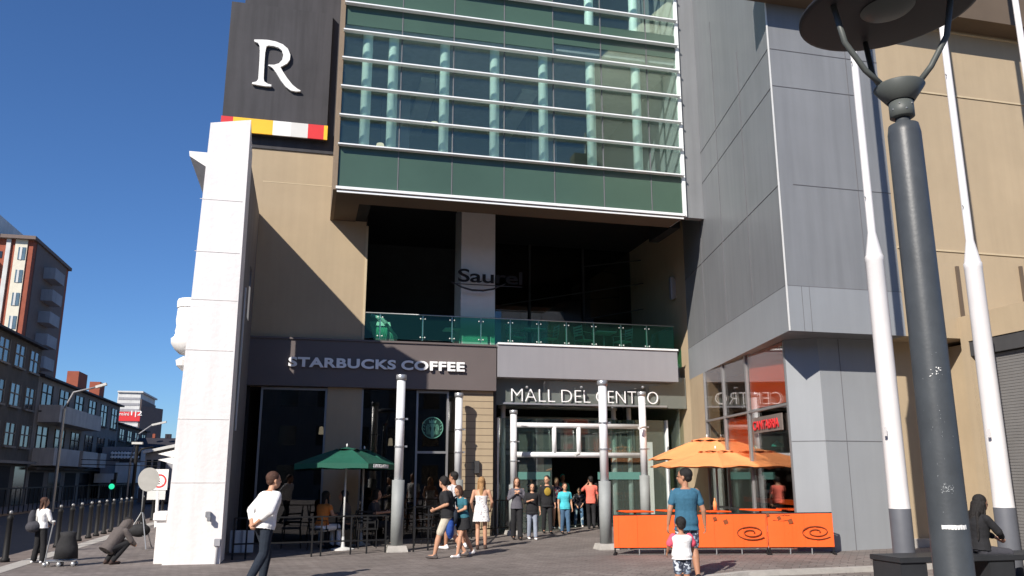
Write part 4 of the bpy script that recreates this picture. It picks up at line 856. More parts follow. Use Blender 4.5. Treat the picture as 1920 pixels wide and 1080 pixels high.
for k in range(17): m.box(xx(189+k*4.2),xx(191.3+k*4.2),Y0-.45,Y0-.4,zz(960),zz(945))
m.build('slats','white_far',t)
sgn=MB().box(xx(206),xx(262),Y0-.3,Y0-.1,zz(861),zz(846)).build('sign_board','dark_room',t)
m=MB(); 
for k in range(9): 
    for zy in (850,857): m.ell((xx(209+k*6),Y0-.33,zz(zy)),(.13,.03,.13),None,8,6)
m.build('sign_dots','paint_white',sgn)
t=thing('slate_roof_house','dark slate roofed house with chimneys behind the street end','building',(-8,85,0)); Y0=82; xx=lambda x:at(x,830,Y=Y0).x; zz=lambda y:at(250,y,Y=Y0).z
MB().box(xx(244),xx(340),Y0,Y0+8,0,zz(838)).build('wall','grey_far',t); m=MB(); m.poly([(xx(242),Y0-.3,zz(838)),(xx(340),Y0-.3,zz(838)),(xx(340),Y0+3,zz(818)),(xx(250),Y0+3,zz(818))],(0,1,0)); m.build('roof','roof_dark',t)
for x in (281,305,311): MB().box(xx(x),xx(x+5),Y0+1,Y0+1.5,zz(820),zz(812)).build('chimney','brick_red' if x==281 else 'roof_dark',t)
t=thing('pale_row_house','pale house with sloping white roof edge, half hidden behind the white pillar','building',(-5,62,0)); Y0=60; xx=lambda x:at(x,860,Y=Y0).x; zz=lambda y:at(300,y,Y=Y0).z
m=MB(); m.poly([(xx(272),Y0,0),(xx(345),Y0,0),(xx(345),Y0,zz(832)),(xx(272),Y0,zz(846))],(0,6,0)); m.build('wall','grey_far',t); 
m=MB(); m.poly([(xx(270),Y0-.5,zz(846)),(xx(345),Y0-.5,zz(829)),(xx(345),Y0-.5,zz(835)),(xx(270),Y0-.5,zz(851))],(0,.5,0)); m.build('roof_edge','white_far',t)
for a,bq in ((276,284),(288,296),(262+40,262+50)): MB().box(xx(a),xx(bq),Y0-.05,Y0,zz(888),zz(862)).build('window','win_dark',t)
MB().box(xx(268),xx(340),Y0-.6,Y0-.1,0,zz(915)).build('hedge_wall','cl_darkgrey',t)
t=thing('awning','white slanting awning sticking out behind the white pillar','awning',(-3,30,2)); Y0=30; v=at(296,858,Y=Y0); 
m=MB()
for k,(y0_,y1_) in enumerate(((851,857),(862,870))): a=at(296,y0_,Y=Y0); c=at(330,y1_-14,Y=Y0); d_=at(330,y1_+2,Y=Y0); m.poly([(a.x,Y0,a.z),(c.x,Y0,c.z),(d_.x,Y0,d_.z)],(0,1.2,0))
m.build('canvas','white_trim',t)
# street lamps and traffic light in the distance
def slamp(Y,px0,py0,px1,py1,pxe,lab):
    t=thing('street_light',lab,'street light',(0,0,0),'arched street lights'); a=at(px0,py0,Y=Y); e=at(px1,py1,Y=Y); t.location=(a.x,Y,0)
    MB().tube([(a.x,Y,0),(a.x,Y,a.z-.3)],.07,10).build('pole','alu',t); MB().tube([(a.x,Y,a.z-.3),(a.x+(e.x-a.x)*.25,Y,a.z+(e.z-a.z)*.65),(e.x,Y,e.z)],.045,8).build('arm','grey_far',t,True)
    h=at(pxe,py1-6,Y=Y); MB().bar((e.x,Y,e.z),(h.x,Y,h.z),.25,.12).build('lamp_head','white_far',t)
slamp(45,122,755,180,726,200,'street light with arched arm in front of the balcony building')
slamp(60,246,850,285,797,312,'street light reaching in front of the distant tower')
t=thing('signal_pole','black traffic signal pole with curved arm and bracket lamps before the white building','traffic light',(0,0,0)); Y=48; a=at(253,950,Y=Y); t.location=(a.x,Y,0); zz=lambda y:at(253,y,Y=Y).z; xx=lambda x:at(x,880,Y=Y).x
MB().tube([(xx(253),Y,0),(xx(253),Y,zz(832))],.09,10).build('pole','black_metal',t); MB().tube([(xx(253),Y,zz(858)),(xx(262),Y,zz(842)),(xx(283),Y,zz(838))],.05,8).build('arm','black_metal',t,True); MB().box(xx(243),xx(263),Y-.15,Y+.15,zz(833),zz(829)).build('bracket','paint_pale',t)
hd=MB().box(xx(216),xx(221),Y-.15,Y+.1,zz(899),zz(886)).build('signal_head','black_metal',t); MB().tube([(xx(218.5),Y,0),(xx(218.5),Y,zz(886))],.05,8).build('pole','black_metal',t); MB().ell((xx(214),Y-.18,zz(912)),(.14,.06,.14)).build('green_lamp','green_light',t); MB().box(xx(211),xx(217),Y-.14,Y+.1,zz(916),zz(899)).build('signal_head','black_metal',t)
m=MB(); 
for y0_,y1_ in ((862,866),(871,874)): m.tube([(xx(150),Y,zz(y0_)),(xx(300),Y,zz(y1_))],.02,5)
tag(m.build('overhead_wires','black_metal'),'thin black wires strung across the far end of the street','wires')
# parked dark hedge line across the street
m=MB(); 
t=thing('street_railing','dark railing running along the far side of the road behind the bollards','railing',(-11,60,0)); 
for k in range(60): m.box(-12.8,-12.76,30+k*.7,30.04+k*.7,0,1.1)
m.box(-12.81,-12.75,30,72,1.08,1.14); m.build('railing_bars','black_metal',t)
# buildings behind the camera: they show in the glass
def back(x0,x1,y0,y1,z,lab,mt):
    t=thing('opposite_building',lab,'building',((x0+x1)/2,y1,0)); MB().box(x0,x1,y0,y1,0,z).build('wall',mt,t)
    nx=int((x1-x0)/3)
    for f in range(int(z/3.2)):
        m=MB()
        for k in range(nx): c=x0+(k+.5)*(x1-x0)/nx; m.box(c-.7,c+.7,y1,y1+.03,f*3.2+1,f*3.2+2.6)
        m.build('window_row','win_dark',t)
back(-9,30,-46,-28.0,12.4,'stone office building behind the camera, across the square','old_wall_light'); back(-40,-17,-60,-40,13,'lower building far behind the camera','old_wall')
# ================================================================== people
def remesh(mb,vox,sm=4):
    me=bpy.data.meshes.new('b'); bmesh.ops.recalc_face_normals(mb.b,faces=mb.b.faces); mb.b.to_mesh(me); mb.b.free()
    o=bpy.data.objects.new('b',me); C.objects.link(o)
    r=o.modifiers.new('r','REMESH'); r.mode='VOXEL'; r.voxel_size=vox
    s=o.modifiers.new('s','SMOOTH'); s.factor=.5; s.iterations=sm
    dg=bpy.context.evaluated_depsgraph_get(); out=bpy.data.meshes.new_from_object(o.evaluated_get(dg)); bpy.data.objects.remove(o); return out
def cap(m,p0,p1,r0,r1,n=12,flat=None):
    """tapered limb with rounded ends; flat=(axis vector, factor) squeezes the section"""
    p0=Vector(p0);p1=Vector(p1);d=(p1-p0); L=d.length; d=d/L if L>1e-6 else Vector((0,0,1)); u=Vector((0,0,1)) if abs(d.z)<.9 else Vector((0,1,0))
    if flat: u=flat[0]
    a=d.cross(u).normalized(); c=a.cross(d).normalized(); fc=flat[1] if flat else 1
    pr=[(-r0*.98,.15),(-r0*.7,.7),(0,1)]; rings=[]
    st=[(p0+d*t_,r0*f) for t_,f in pr]+[(p0.lerp(p1,.5),(r0+r1)/2)]+[(p1,r1),(p1+d*r1*.7,r1*.7),(p1+d*r1*.98,r1*.15)]
    for p,r in st: rings.append([m.b.verts.new(p+a*r*math.cos(2*math.pi*j/n)+c*(r*fc)*math.sin(2*math.pi*j/n)) for j in range(n)])
    for A_,B_ in zip(rings,rings[1:]):
        for j in range(n): m.b.faces.new((A_[j],A_[(j+1)%n],B_[(j+1)%n],B_[j]))
    m.b.faces.new(rings[0][::-1]); m.b.faces.new(rings[-1])
def loft(m,sec,n=20):
    """sec: (centre, rx, ry, right vector, forward vector)"""
    rings=[]
    for c,rx,ry,rv,fv in sec:
        rings.append([m.b.verts.new(c+rv*rx*math.copysign(abs(math.cos(t))**.85,math.cos(t))+fv*ry*math.copysign(abs(math.sin(t))**.85,math.sin(t))) for t in [2*math.pi*j/n for j in range(n)]])
    for A_,B_ in zip(rings,rings[1:]):
        for j in range(n): m.b.faces.new((A_[j],A_[(j+1)%n],B_[(j+1)%n],B_[j]))
    m.b.faces.new(rings[0][::-1]); m.b.faces.new(rings[-1])
def person(lab,x,y,H,face,J=None,skin='skin',top=('cl_white',1,.86),bottom=('trousers','cl_navy',1),hair=('short','hair_black'),shoes='cl_black',look=0,tilt=0,build=1.,fem=False,vox=.0115,z0=0,curl=.5,loose=.018,twist=0,torso_ext=None,abs_h=False,hs=1.1):
    z0=gh(x,y) if z0==0 and x>0 else z0; t=thing('person',lab,'person',(x,y,z0)); s=(H-z0)/1.75 if not abs_h else H/1.75
    f=Vector((face[0],face[1],0)).normalized(); r=Vector((f.y,-f.x,0)); U=Vector((0,0,1))
    D=dict(P=(0,0,.95),W=None,Ct=None,N=(0,0,1.475),H=(0,.015,1.625),sl=(-.185,0,1.415),sr=(.185,0,1.415),el=(-.235,-.02,1.13),er=(.235,-.02,1.13),wl=(-.25,.06,.89),wr=(.25,.06,.89),hl=(-.09,0,.92),hr=(.09,0,.92),kl=(-.10,.02,.50),kr=(.10,.02,.50),al=(-.10,0,.085),ar=(.10,0,.085))
    J=dict(J or {}); dP=Vector(J.get('P',D['P']))-Vector(D['P'])
    for k in ('hl','hr'):
        if k not in J: J[k]=tuple(Vector(D[k])+dP)
    dN=Vector(J.get('N',D['N']))-Vector(D['N'])
    for k in ('sl','sr','H'):
        if k not in J: J[k]=tuple(Vector(D[k])+dN)
    D.update(J)
    Wd=lambda p: Vector((x,y,z0))+(r*p[0]+f*p[1]+U*p[2])*s
    j={k:Wd(v) for k,v in D.items() if v is not None}
    bw=build
    spine=(j['N']-j['P']); sd=spine.normalized(); rt_=(j['sr']-j['sl']).normalized(); hr_=(j['hr']-j['hl']).normalized(); fw_=U.cross(rt_) if abs(sd.z)>.99 else sd.cross(rt_).normalized()
    ftor=lambda u:(rt_*u+hr_*(1-u)).normalized()
    def tor(infl,u0=-.12,u1=1.0):
        prof=[(-.16,.145,.105),(-.08,.160,.115),(.0,.162,.115),(.15,.148,.108),(.30,.132 if fem else .142,.10),(.50,.145,.112),(.68,.165,.122 if not fem else .13),(.82,.175,.108),(.90,.150,.088),(.96,.095,.07),(1.0,.065,.062)]
        if fem: prof=[(u,a*(.93 if u>.2 else 1.03),b*.98) for u,a,b in prof]
        sec=[]
        bend=j.get('Ct')
        for u,a,b in prof:
            if u<u0-1e-6 or u>u1+1e-6: continue
            c=j['P']+spine*u
            if bend: q=bend; c=j['P']*(1-u)**2+q*2*u*(1-u)+j['N']*u*u if u>0 else c
            rv=ftor(min(1,max(0,u))); fv=sd.cross(rv); fv=-fv if fv.dot(f)<0 else fv
            sec.append((c,(a*bw+infl)*s,(b*bw+infl)*s,rv,fv))
        return sec
    # body: one continuous surface
    m=MB(); loft(m,tor(0))
    hd=j['H']; lk=f*math.cos(look)+r*math.sin(look); lk=(lk+U*tilt).normalized(); hrt=lk.cross(U).normalized(); hup=hrt.cross(lk)
    RM=Matrix((hrt,lk,hup)).transposed()
    hp=lambda a,b,c: hd+(hrt*a+lk*b+hup*(c+.02*(hs-1)*4))*s*hs
    cap(m,j['N']-sd*.05*s,hp(0,-.01,-.03),.058*s*(1 if not fem else .85),.052*s)
    m.ell(hp(0,-.008,.035),(.076*s*hs,.094*s*hs,.088*s*hs),RM,20,16); m.ell(hp(0,.022,-.035),(.058*s*hs,.068*s*hs,.078*s*hs),RM,16,12)
    m.ell(hp(0,.095,-.012),(.013*s*hs,.020*s*hs,.022*s*hs),RM,8,6); m.ell(hp(0,.075,.022),(.045*s*hs,.020*s*hs,.012*s*hs),RM,10,8); m.ell(hp(0,.082,-.052),(.026*s*hs,.012*s*hs,.010*s*hs),RM,8,6)
    for q in (-1,1): m.ell(hp(q*.077,-.005,-.005),(.010*s*hs,.020*s*hs,.032*s*hs),RM,8,8)
    for L_ in ('l','r'):
        sg=-1 if L_=='l' else 1
        sh,el,wr=j['s'+L_],j['e'+L_],j['w'+L_]
        cap(m,sh,el,.050*s*bw,.038*s*bw); cap(m,el,wr,.040*s*bw,.026*s)
        fd=(wr-el).normalized(); side=fd.cross(f if abs(fd.dot(f))<.9 else U).normalized(); pn=side.cross(fd).normalized(); ins=(j['P']+U*.3*s-wr); ins=ins-fd*ins.dot(fd)
        pn=ins.normalized() if ins.length>.02 else pn; side=fd.cross(pn).normalized()
        if side.dot(lk)<0: side=-side
        cap(m,wr+fd*.01*s,wr+fd*.075*s,.026*s,.036*s,10,(pn,.45))
        for k,(o_,ln) in enumerate(((-.027,.058),(-.009,.070),(.010,.075),(.028,.066))):
            b_=wr+fd*.088*s+side*o_*s; c1=b_+(fd*math.cos(curl*.7)+pn*math.sin(curl*.7))*ln*.5*s; c2=c1+(fd*math.cos(curl*1.9)+pn*math.sin(curl*1.9))*ln*.5*s
            cap(m,b_-fd*.02*s,c1,.0105*s,.0095*s,8); cap(m,c1,c2,.0095*s,.008*s,8)
        tb=wr+fd*.03*s+side*.026*s; cap(m,tb,tb+(fd*.7+side*.6+pn*.35).normalized()*.055*s,.012*s,.010*s,8)
        hj,kn,an=j['h'+L_],j['k'+L_],j['a'+L_]
        cap(m,hj,kn,.086*s*bw,.054*s*bw); cap(m,kn,kn.lerp(an,.3),.052*s*bw,.057*s*bw); cap(m,kn.lerp(an,.3),an,.057*s*bw,.036*s)
        sh_=(an-kn).normalized(); tf=J.get('t'+L_); tf=(r*tf[0]+f*tf[1]+U*tf[2]).normalized() if tf else (f-sh_*f.dot(sh_)*.4).normalized()
        tf2=Vector((tf.x,tf.y,tf.z*.5)).normalized() if not J.get('t'+L_) else tf
        cap(m,an-U*.03*s-tf2*.03*s,an-U*.045*s+tf2*.15*s,.034*s,.030*s,10)
        j['f'+L_]=(an,tf2)
    for q_ in ('sl','sr'): cap(m,j['N']-sd*.035*s,j[q_]-U*.01*s,.036*s,.040*s)
    link('body',remesh(m,vox),skin,t,True)
    for q in (-1,1): MB().ell(hp(q*.032,.083,.006),(.012*s,.006*s,.008*s),RM,8,6).build('eye','eye',t)
    # hair
    kind,hm=hair; m=MB()
    m.ell(hp(0,-.024,.047),(.086*s*hs,.098*s*hs,.090*s*hs),RM,20,16)
    if kind=='short': m.ell(hp(0,-.055,-.005),(.070*s*hs,.055*s*hs,.060*s*hs),RM,14,10)
    if kind=='bob':
        for q in (-1,1): m.ell(hp(q*.068,-.012,-.03),(.032*s*hs,.060*s*hs,.085*s*hs),RM,12,10)
        m.ell(hp(0,-.06,-.03),(.085*s*hs,.060*s*hs,.095*s*hs),RM,14,10)
    if kind=='long':
        for q in (-1,1): cap(m,hp(q*.066,-.01,.02),hp(q*.085,.0,-.20),.034*s,.022*s)
        cap(m,hp(0,-.065,.02),hp(0,-.105,-.30),.070*s,.045*s,14,(lk,.6))
    if kind=='tail':
        m.ell(hp(0,-.05,-.005),(.07*s*hs,.06*s*hs,.06*s*hs),RM,14,10); cap(m,hp(0,-.10,.04),hp(0,-.13,-.26),.034*s,.020*s); cap(m,hp(-.02,-.09,-.1),hp(-.03,-.10,-.24),.05*s,.03*s)
    link('hair',remesh(m,vox,3),hm,t,True)
    # top
    tm,sl_,hem=top[:3]; m=MB(); u0=(hem-D['P'][2])/(D['N'][2]-D['P'][2])
    utop=top[3] if len(top)>3 else .96
    sec=tor(loose,-1,utop)
    sec=[q for q in sec if (q[0]-j['P']).dot(sd)/spine.length>=u0-.02] 
    base=tor(loose)[0]; b0=tor(loose)[2]
    if u0<.3:
        c_,rx,ry,rv,fv=tor(loose+.012)[1]; sec=[(j['P']+spine*u0,rx,ry,rv,fv)]+sec
    loft(m,sec)
    if sl_>0:
        for L_ in ('l','r'):
            sh,el,wr=j['s'+L_],j['e'+L_],j['w'+L_]; a_=min(1,sl_)
            cap(m,sh-U*.012*s,sh.lerp(el,a_),(.050*bw+loose*.4)*s,(.050*bw+loose*.45)*s); cap(m,j['N']-sd*.045*s,sh-U*.012*s,.056*s,(.050*bw+loose*.4)*s)
            if sl_>1: cap(m,el,el.lerp(wr,sl_-1),(.048*bw+loose*.3)*s,(.038+loose*.3)*s)
    tp=link('top',remesh(m,vox,3),tm,t,True)
    # lower garment
    kd,bm2,ln=bottom; m=MB()
    if kd!='none':
        e=.014
        P_=tor(e); sec=[q for q in P_ if -.17<(q[0]-j['P']).dot(sd)/spine.length<.12]
        loft(m,sec)
        if kd=='skirt':
            c_,rx,ry,rv,fv=P_[1]; kc=(j['kl']+j['kr'])/2; low=(j['P']).lerp(kc,ln); sec=[(j['P'],rx,ry,rv,fv),(j['P'].lerp(low,.5),rx*1.12,ry*1.2,rv,fv),(low,rx*1.25,ry*1.35,rv,fv)]
            loft(m,sec)
        else:
            for L_ in ('l','r'):
                hj,kn,an=j['h'+L_],j['k'+L_],j['a'+L_]; w=.022 if kd in('shorts','wide') else .010
                if ln<=1 and kd=='shorts': cap(m,hj,hj.lerp(kn,ln*.88),(.090*bw+.008)*s,(.062*bw+w*.8)*s)
                else:
                    cap(m,hj,kn,(.090*bw+.006)*s,(.060*bw+w)*s); cap(m,kn,kn.lerp(an,.3),(.060*bw+w)*s,(.062*bw+w*.8)*s); cap(m,kn.lerp(an,.3),kn.lerp(an,.97),(.062*bw+w*.8)*s,(.048+w*1.6)*s)
        link({'skirt':'skirt','shorts':'shorts'}.get(kd,'trousers'),remesh(m,vox,3),bm2,t,True)
    for L_ in ('l','r'):
        an,tf=j['f'+L_]; m=MB(); lo=an-U*.05*s
        cap(m,lo-tf*.045*s,lo+tf*.165*s,.043*s,.037*s,12,(U,.9)); cap(m,an-U*.01*s-tf*.02*s,lo,.046*s,.045*s,10)
        link('shoe',remesh(m,vox,2),shoes,t,True)
    t['_']=0; del t['_']
    return t,j,s,f,r
def foot(px,py): return gp(px,py)
def Ht(px,py,Y): return at(px,py,Y=Y).z
g_=lambda d: d
# 1 man in white, seen from behind, hands clasped
y=13.7; x=at(494,1000,Y=y).x
H=Ht(508,886,y)
person('man in white long sleeved shirt seen from behind, hands clasped at his back',x,y,H,(.80,.60),dict(P=(0,.0,.95),N=(0,.09,1.46),H=(0,.14,1.605),el=(-.29,-.06,1.15),er=(.30,-.10,1.15),wl=(-.04,-.205,.935),wr=(.05,-.195,.96),kl=(-.10,.16,.52),al=(-.10,.10,.09),kr=(.10,-.04,.50),ar=(.10,-.28,.12)),'skin',('cl_white',1.55,.87),('trousers','cl_navy',1),('short','hair_brown'),'cl_black',vox=.008,curl=.9,look=.25,hs=1.15,build=1.14,loose=.03)
# 2 man in blue T-shirt from behind, looking left
y=12.4; x=at(1288,1000,Y=y).x; H=Ht(1284,883,y)
person('man in blue T-shirt seen from behind, head turned left, beside the boy',x,y,H,(.22,.97),dict(kl=(-.10,.05,.50),kr=(.11,.0,.50),ar=(.13,-.1,.09),el=(-.27,-.03,1.12),er=(.28,-.03,1.12),wl=(-.30,.02,.88),wr=(.31,.02,.88)),'skin_tan',('cl_blue',.62,.80),('shorts','cl_swim',.95),('short','hair_black'),'cl_black',look=-1.05,build=1.14,vox=.008,hs=1.2)
# 3 boy
y=10.9; x=at(1279,1050,Y=y).x; H=Ht(1276,968,y)
tb=person('small boy in white shirt with pink sleeves seen from behind',x,y,H*.99,(.15,.98),dict(N=(0,0,1.39),H=(0,.01,1.53),el=(-.27,.02,1.16),er=(.27,.02,1.16),wl=(-.29,.14,.99),wr=(.29,.14,.99)),'skin_tan',('cl_white',0,.84),('shorts','cl_swim',.9),('short','hair_black'),'cl_white',build=1.34,vox=.008,hs=1.42)
t_,j,s,f,r=tb; m=MB()
for q in ('l','r'): cap(m,j['s'+q]-Vector((0,0,.0)),j['s'+q].lerp(j['e'+q],.88),.080*s,.085*s)
link('sleeves',remesh(m,.008,3),'cl_pink',t_,True); hq=j['H']; 
for v in t_.children:
    if v.name.startswith('hair') or v.name.startswith('body'): pass
m=MB(); m.box(-.012,.012,-.002,.002,-.02,.02); o=m.build('shirt_mark','cl_black',t_); c=j['N']-f*.128*s-Vector((0,0,.10*s))
for v in o.data.vertices: v.co=v.co+c
# 4 man black T-shirt striding left
b=foot(838,1047); x,y=b.x,b.y; H=Ht(822,893,y)
person('man in black T-shirt and beige shorts striding left along the cafe fence, looking away',x,y,H,(-.97,.22),dict(P=(0,0,.93),N=(0,.05,1.455),H=(0,.11,1.605),kl=(-.08,.17,.50),al=(-.06,.27,.085),kr=(.09,-.14,.49),ar=(.08,-.40,.13),er=(.27,-.02,1.16),wr=(.12,.27,1.03),el=(-.26,0,1.15),wl=(-.05,.27,1.04)),'skin',('cl_black',.75,.86),('shorts','cl_beige',1.0),('short','hair_black'),'cl_greybrown',look=.75,build=1.16,vox=.009,loose=.024)
# 5 man white tee, blue shorts behind
y=18.6; x=at(850,960,Y=y).x; H=Ht(852,886,y)
person('man in white T-shirt and blue shorts half hidden behind the man in black',x,y,H,(-.75,.6),dict(kl=(-.08,.12,.50),al=(-.06,.16,.085),kr=(.09,-.08,.5),ar=(.08,-.25,.12)),'skin_tan',('cl_white',.7,.86),('shorts','cl_royal',1.0),('short','hair_black'),'cl_white',build=1.05,vox=.012)
# 6 woman teal top with bag
b=foot(868,1045); y=b.y; x=b.x; H=Ht(866,908,y)
w6=person('woman with brown bob and teal top walking left, clutching a big dark shoulder bag',x,y,H,(-.92,-.38),dict(N=(0,.08,1.44),H=(0,.16,1.57),kl=(-.08,.14,.50),al=(-.06,.20,.085),kr=(.09,-.12,.49),ar=(.08,-.33,.14),er=(.25,-.05,1.17),wr=(-.02,.20,1.17),el=(-.25,.10,1.17),wl=(-.05,.24,1.08)),'skin',('cl_teal',.55,.95),('skirt','cl_black',.62),('bob','hair_brown'),'cl_white',fem=True,tilt=-.35,look=-.2,vox=.0105)
t_,j,s,f,r=w6
bg=thing('shoulder_bag','dark navy shoulder bag carried by the woman in the teal top','bag',tuple(j['P'])); m=MB(); c=j['P']+f*.27*s+Vector((0,0,.02)); m.ell(c,(.10*s,.17*s,.20*s)); m.build('bag_body','cl_navy',bg,True)
MB().tube([c+Vector((0,0,.15)),j['N']+f*.12+r*.06,j['sr']+Vector((0,0,.07))],.018,6).build('strap','cl_black',bg)
bg=thing('carried_jacket','blue jacket hanging over the arm between the man in black and the woman in teal','jacket',tuple(j['P'])); m=MB(); c=j['P']+f*.40*s-Vector((0,0,.15)); m.ell(c,(.09,.10,.22)); m.ell(c+Vector((.02,.03,-.12)),(.07,.08,.14)); link('cloth',remesh(m,.012,2),'cl_royal',bg,True)
# 7 woman in white dress
b=foot(902,1030); x,y=b.x,b.y; H=Ht(901,896,y)
w7=person('blonde woman in a short strapless white lace dress walking away beside the cream pier',x,y,H,(.25,.97),dict(kl=(-.09,.05,.50),al=(-.09,-.05,.085),kr=(.09,.06,.50),ar=(.10,.08,.085),el=(-.26,.0,1.15),er=(.27,.02,1.15),wl=(-.23,.16,.98),wr=(.24,.18,1.0)),'skin',('cl_lace',0,.90,.72),('skirt','cl_lace',.62),('long','hair_blond'),'cl_brown',fem=True,vox=.0105)
m=MB(); t_,j,s,f,r=w7; 
# mall group
def grp(lab,px,py,top_py,face,**k):
    b=foot(px,py); H=Ht(px,top_py,b.y); return person(lab,b.x,b.y,H,face,**k)
F1=dict(kl=(-.09,.06,.50),al=(-.09,.12,.085),kr=(.09,-.02,.50),ar=(.09,-.12,.10))
grp('woman in striped blouse and wide black trousers, hands at her mouth',969,1012,897,(-.15,-1),J=dict(F1,el=(-.24,.06,1.16),wl=(-.04,.17,1.32),er=(.24,.06,1.16),wr=(.05,.18,1.32)),top=('cl_stripe',1.8,.88),bottom=('wide','cl_black',1),hair=('long','hair_brown'),shoes='cl_black',fem=True)
grp('woman in loose black top and grey jeans holding one arm across',998,1012,907,(-.1,-1),J=dict(F1,er=(.24,.03,1.16),wr=(.10,.22,1.22)),top=('cl_black',1.3,.80),bottom=('trousers','cl_grey_jeans',1),hair=('bob','hair_black'),shoes='cl_white',fem=True,loose=.035)
q=grp('man in black clothes with a yellow printed chest leaving the mall',1026,1000,893,(-.1,-1),J=F1,top=('cl_black',1.7,.80),bottom=('trousers','cl_black',1),hair=('short','hair_black'),shoes='cl_black',look=.6,build=1.05)
t_,j,s,f,r=q; m=MB(); c=j['P'].lerp(j['N'],.62)+f*.14*s; m.ell(c,(.115*s,.035*s,.13*s)); m.build('yellow_print','cl_yellow',t_,True)
grp('bare legged young woman in floral jacket and shorts walking out of the mall',1044,992,896,(-.1,-1),J=F1,top=('cl_floral',1.7,.86),bottom=('shorts','cl_floral',.5),hair=('long','hair_brown'),shoes='cl_white',fem=True)
grp('woman in bright turquoise T-shirt and blue jeans walking out of the mall',1060,1001,907,(-.05,-1),J=F1,top=('cl_cyan',.6,.86),bottom=('trousers','cl_jeans',1),hair=('short','hair_brown'),shoes='cl_black',fem=True,build=1.12)
b=foot(1056,984); person('man in turquoise cap and shirt at the back of the group inside the doorway',b.x,b.y,Ht(1056,890,b.y),(0,-1),F1,'skin_tan',('cl_turq',.7,.86),('trousers','cl_black',1),('short','cl_turq'),'cl_black',vox=.014)
grp('stooping person in patterned top and torn pale jeans beside the doorway',1086,988,908,(-.25,-1),J=dict(P=(0,-.05,.90),N=(0,.22,1.36),H=(0,.33,1.47),el=(-.24,.22,1.12),wl=(-.12,.35,.90),er=(.24,.22,1.12),wr=(.12,.35,.88),kl=(-.12,.10,.50),al=(-.14,.0,.085),kr=(.14,.04,.50),ar=(.16,-.08,.085)),top=('cl_pattern',1.6,.84),bottom=('trousers','cl_ripped',1),hair=('short','hair_black'),shoes='cl_white',fem=True)
q=grp('man in coral shirt walking into the mall, hand raised to his ear',1109,992,894,(.35,.94),J=dict(N=(0,-.0,1.475),kl=(-.09,.10,.50),al=(-.08,.06,.085),kr=(.09,.0,.50),ar=(.09,-.30,.13),el=(-.30,.10,1.28),wl=(-.13,.10,1.50),er=(.24,.04,1.14),wr=(.22,.16,.94)),top=('cl_coral',.8,.86),bottom=('trousers','cl_black',1),hair=('short','hair_black'),shoes='cl_black',look=-.3)
b=foot(1119,990); person('dark clothed person beside the man in coral, mostly hidden by the column',b.x,b.y,Ht(1120,905,b.y),(.3,.95),dict(F1),'skin_tan',('cl_darkgrey',1.8,.84),('trousers','cl_black',1),('bob','hair_black'),'cl_black',vox=.014)
# seated cafe guests
SIT=dict(P=(0,-.02,.52),N=(0,.04,1.05),H=(0,.09,1.19),kl=(-.11,.42,.50),kr=(.11,.42,.50),al=(-.11,.44,.085),ar=(.11,.44,.085),el=(-.25,.10,.76),er=(.25,.10,.76),wl=(-.15,.34,.78),wr=(.15,.34,.78))
def seat(lab,px,Y,face,tp,bt,hair,**k):
    v=at(px,950,Y=Y); return person(lab,v.x,Y,1.68,face,SIT,'skin',tp,bt,hair,'cl_black',fem=True,vox=.013,abs_h=True,**k)
seat('woman in orange top sitting at the cafe under the green parasol',606,20.05,(.75,.66),('cl_orange',.3,.56),('trousers','cl_white',1),('long','hair_black'))
seat('person in dark top sitting facing left beyond the green parasol pole',650,20.35,(-.98,.1),('cl_greybrown',1.5,.56),('trousers','cl_black',1),('long','hair_black'))
seat('guest in pale top sitting in the shade left of the near steel column',700,20.8,(.9,-.3),('cl_darkgrey',.8,.56),('trousers','cl_black',1),('bob','hair_black'))
# crouching hooded person
b=foot(205,1058)
q=person('person in grey brown hooded top crouching on the pavement',b.x,b.y,1.42,(.78,.62),dict(P=(0,-.08,.36),N=(0,.26,.80),H=(0,.37,.90),sl=(-.19,.22,.75),sr=(.19,.22,.75),hl=(-.10,-.06,.34),hr=(.10,-.06,.34),kl=(-.17,.30,.46),kr=(.17,.30,.46),al=(-.13,.0,.085),ar=(.13,.0,.085),el=(-.24,.36,.50),er=(.24,.36,.50),wl=(-.10,.52,.42),wr=(.10,.52,.42),tl=(0,1,0),tr=(0,1,0)),'skin',('cl_greybrown',1.9,.30),('trousers','cl_black',1),('short','hair_black'),'cl_brown',vox=.010,loose=.035)
t_,j,s,f,r=q; m=MB(); m.ell(j['H']-f*.02,(.098,.108,.118)); cap(m,j['H']-f*.03,j['N'],.10,.10); link('hood',remesh(m,.01,3),'cl_greybrown',t_,True)
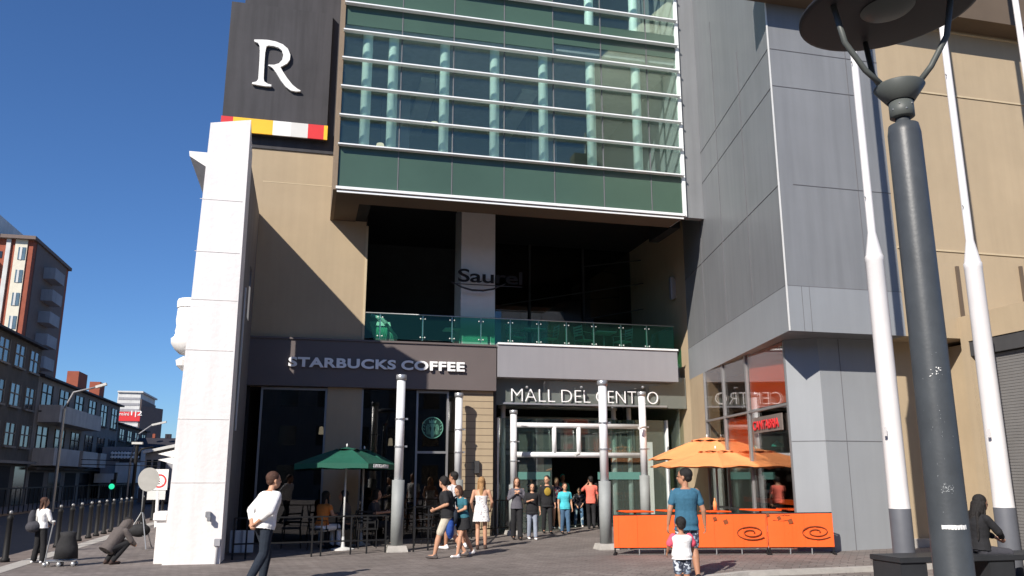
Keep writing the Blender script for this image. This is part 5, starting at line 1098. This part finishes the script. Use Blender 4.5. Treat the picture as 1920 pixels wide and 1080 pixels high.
# girl with white top
b=foot(70,1056)
q=person('girl in white top and black trousers standing beside the small trolley',b.x,b.y,Ht(75,934,b.y),(.55,.8),dict(kl=(-.12,.03,.50),al=(-.16,.0,.085),kr=(.12,.03,.50),ar=(.15,.02,.085),el=(-.25,.05,1.15),wl=(-.12,.2,1.02),er=(.25,.05,1.15),wr=(.14,.24,1.05)),'skin',('cl_white',1.6,.93),('wide','cl_black',1),('long','hair_brown'),'cl_white',fem=True,look=.5,vox=.0105)
t_,j,s,f,r=q; bg=thing('hip_bag','dark bag and jacket hanging at the hip of the girl in the white top','bag',tuple(j['P'])); m=MB(); c=j['P']-f*.12-r*.08; m.ell(c+Vector((0,0,.02)),(.14,.11,.11)); m.ell(c+Vector((-.04,.0,.16)),(.07,.07,.18)); link('bag_body',remesh(m,.012,2),'cl_darkgrey',bg,True)
# seated woman by the flagpoles
v=at(1842,1040,Y=11.15)
q=person('woman with long black hair sitting on the bench beside the street lamp',v.x,11.2,1.72,(.97,-.1),dict(P=(0,0,.54),N=(0,.05,1.07),H=(0,.12,1.21),kl=(-.11,.42,.48),kr=(.11,.42,.48),al=(-.11,.40,.085),ar=(.11,.40,.085),el=(-.22,.20,.80),er=(.22,.20,.80),wl=(-.08,.36,.70),wr=(.08,.36,.70)),'skin',('cl_black',1.8,.52),('trousers','cl_darkgrey',1),('long','hair_black'),'cl_black',fem=True,vox=.009,loose=.03,tilt=-.15)
t_,j,s,f,r=q; m=MB(); cap(m,j['H']-f*.04,j['H']-f*.13-Vector((0,0,.30)),.115,.10); cap(m,j['H']-f*.10-Vector((0,0,.2)),j['H']-f*.16-Vector((0,0,.50)),.10,.05); 
random.seed(11)
for k in range(16):
    a=random.uniform(-.11,.11); b_=random.uniform(-.02,.10); c0_=j['H']-f*(.10+b_*.6)+r*a-Vector((0,0,.12)); cap(m,c0_,c0_-f*random.uniform(.0,.07)+r*a*.3-Vector((0,0,random.uniform(.28,.46))),.030,.010,8)
link('long_hair',remesh(m,.008,1),'hair_black',t_,True)
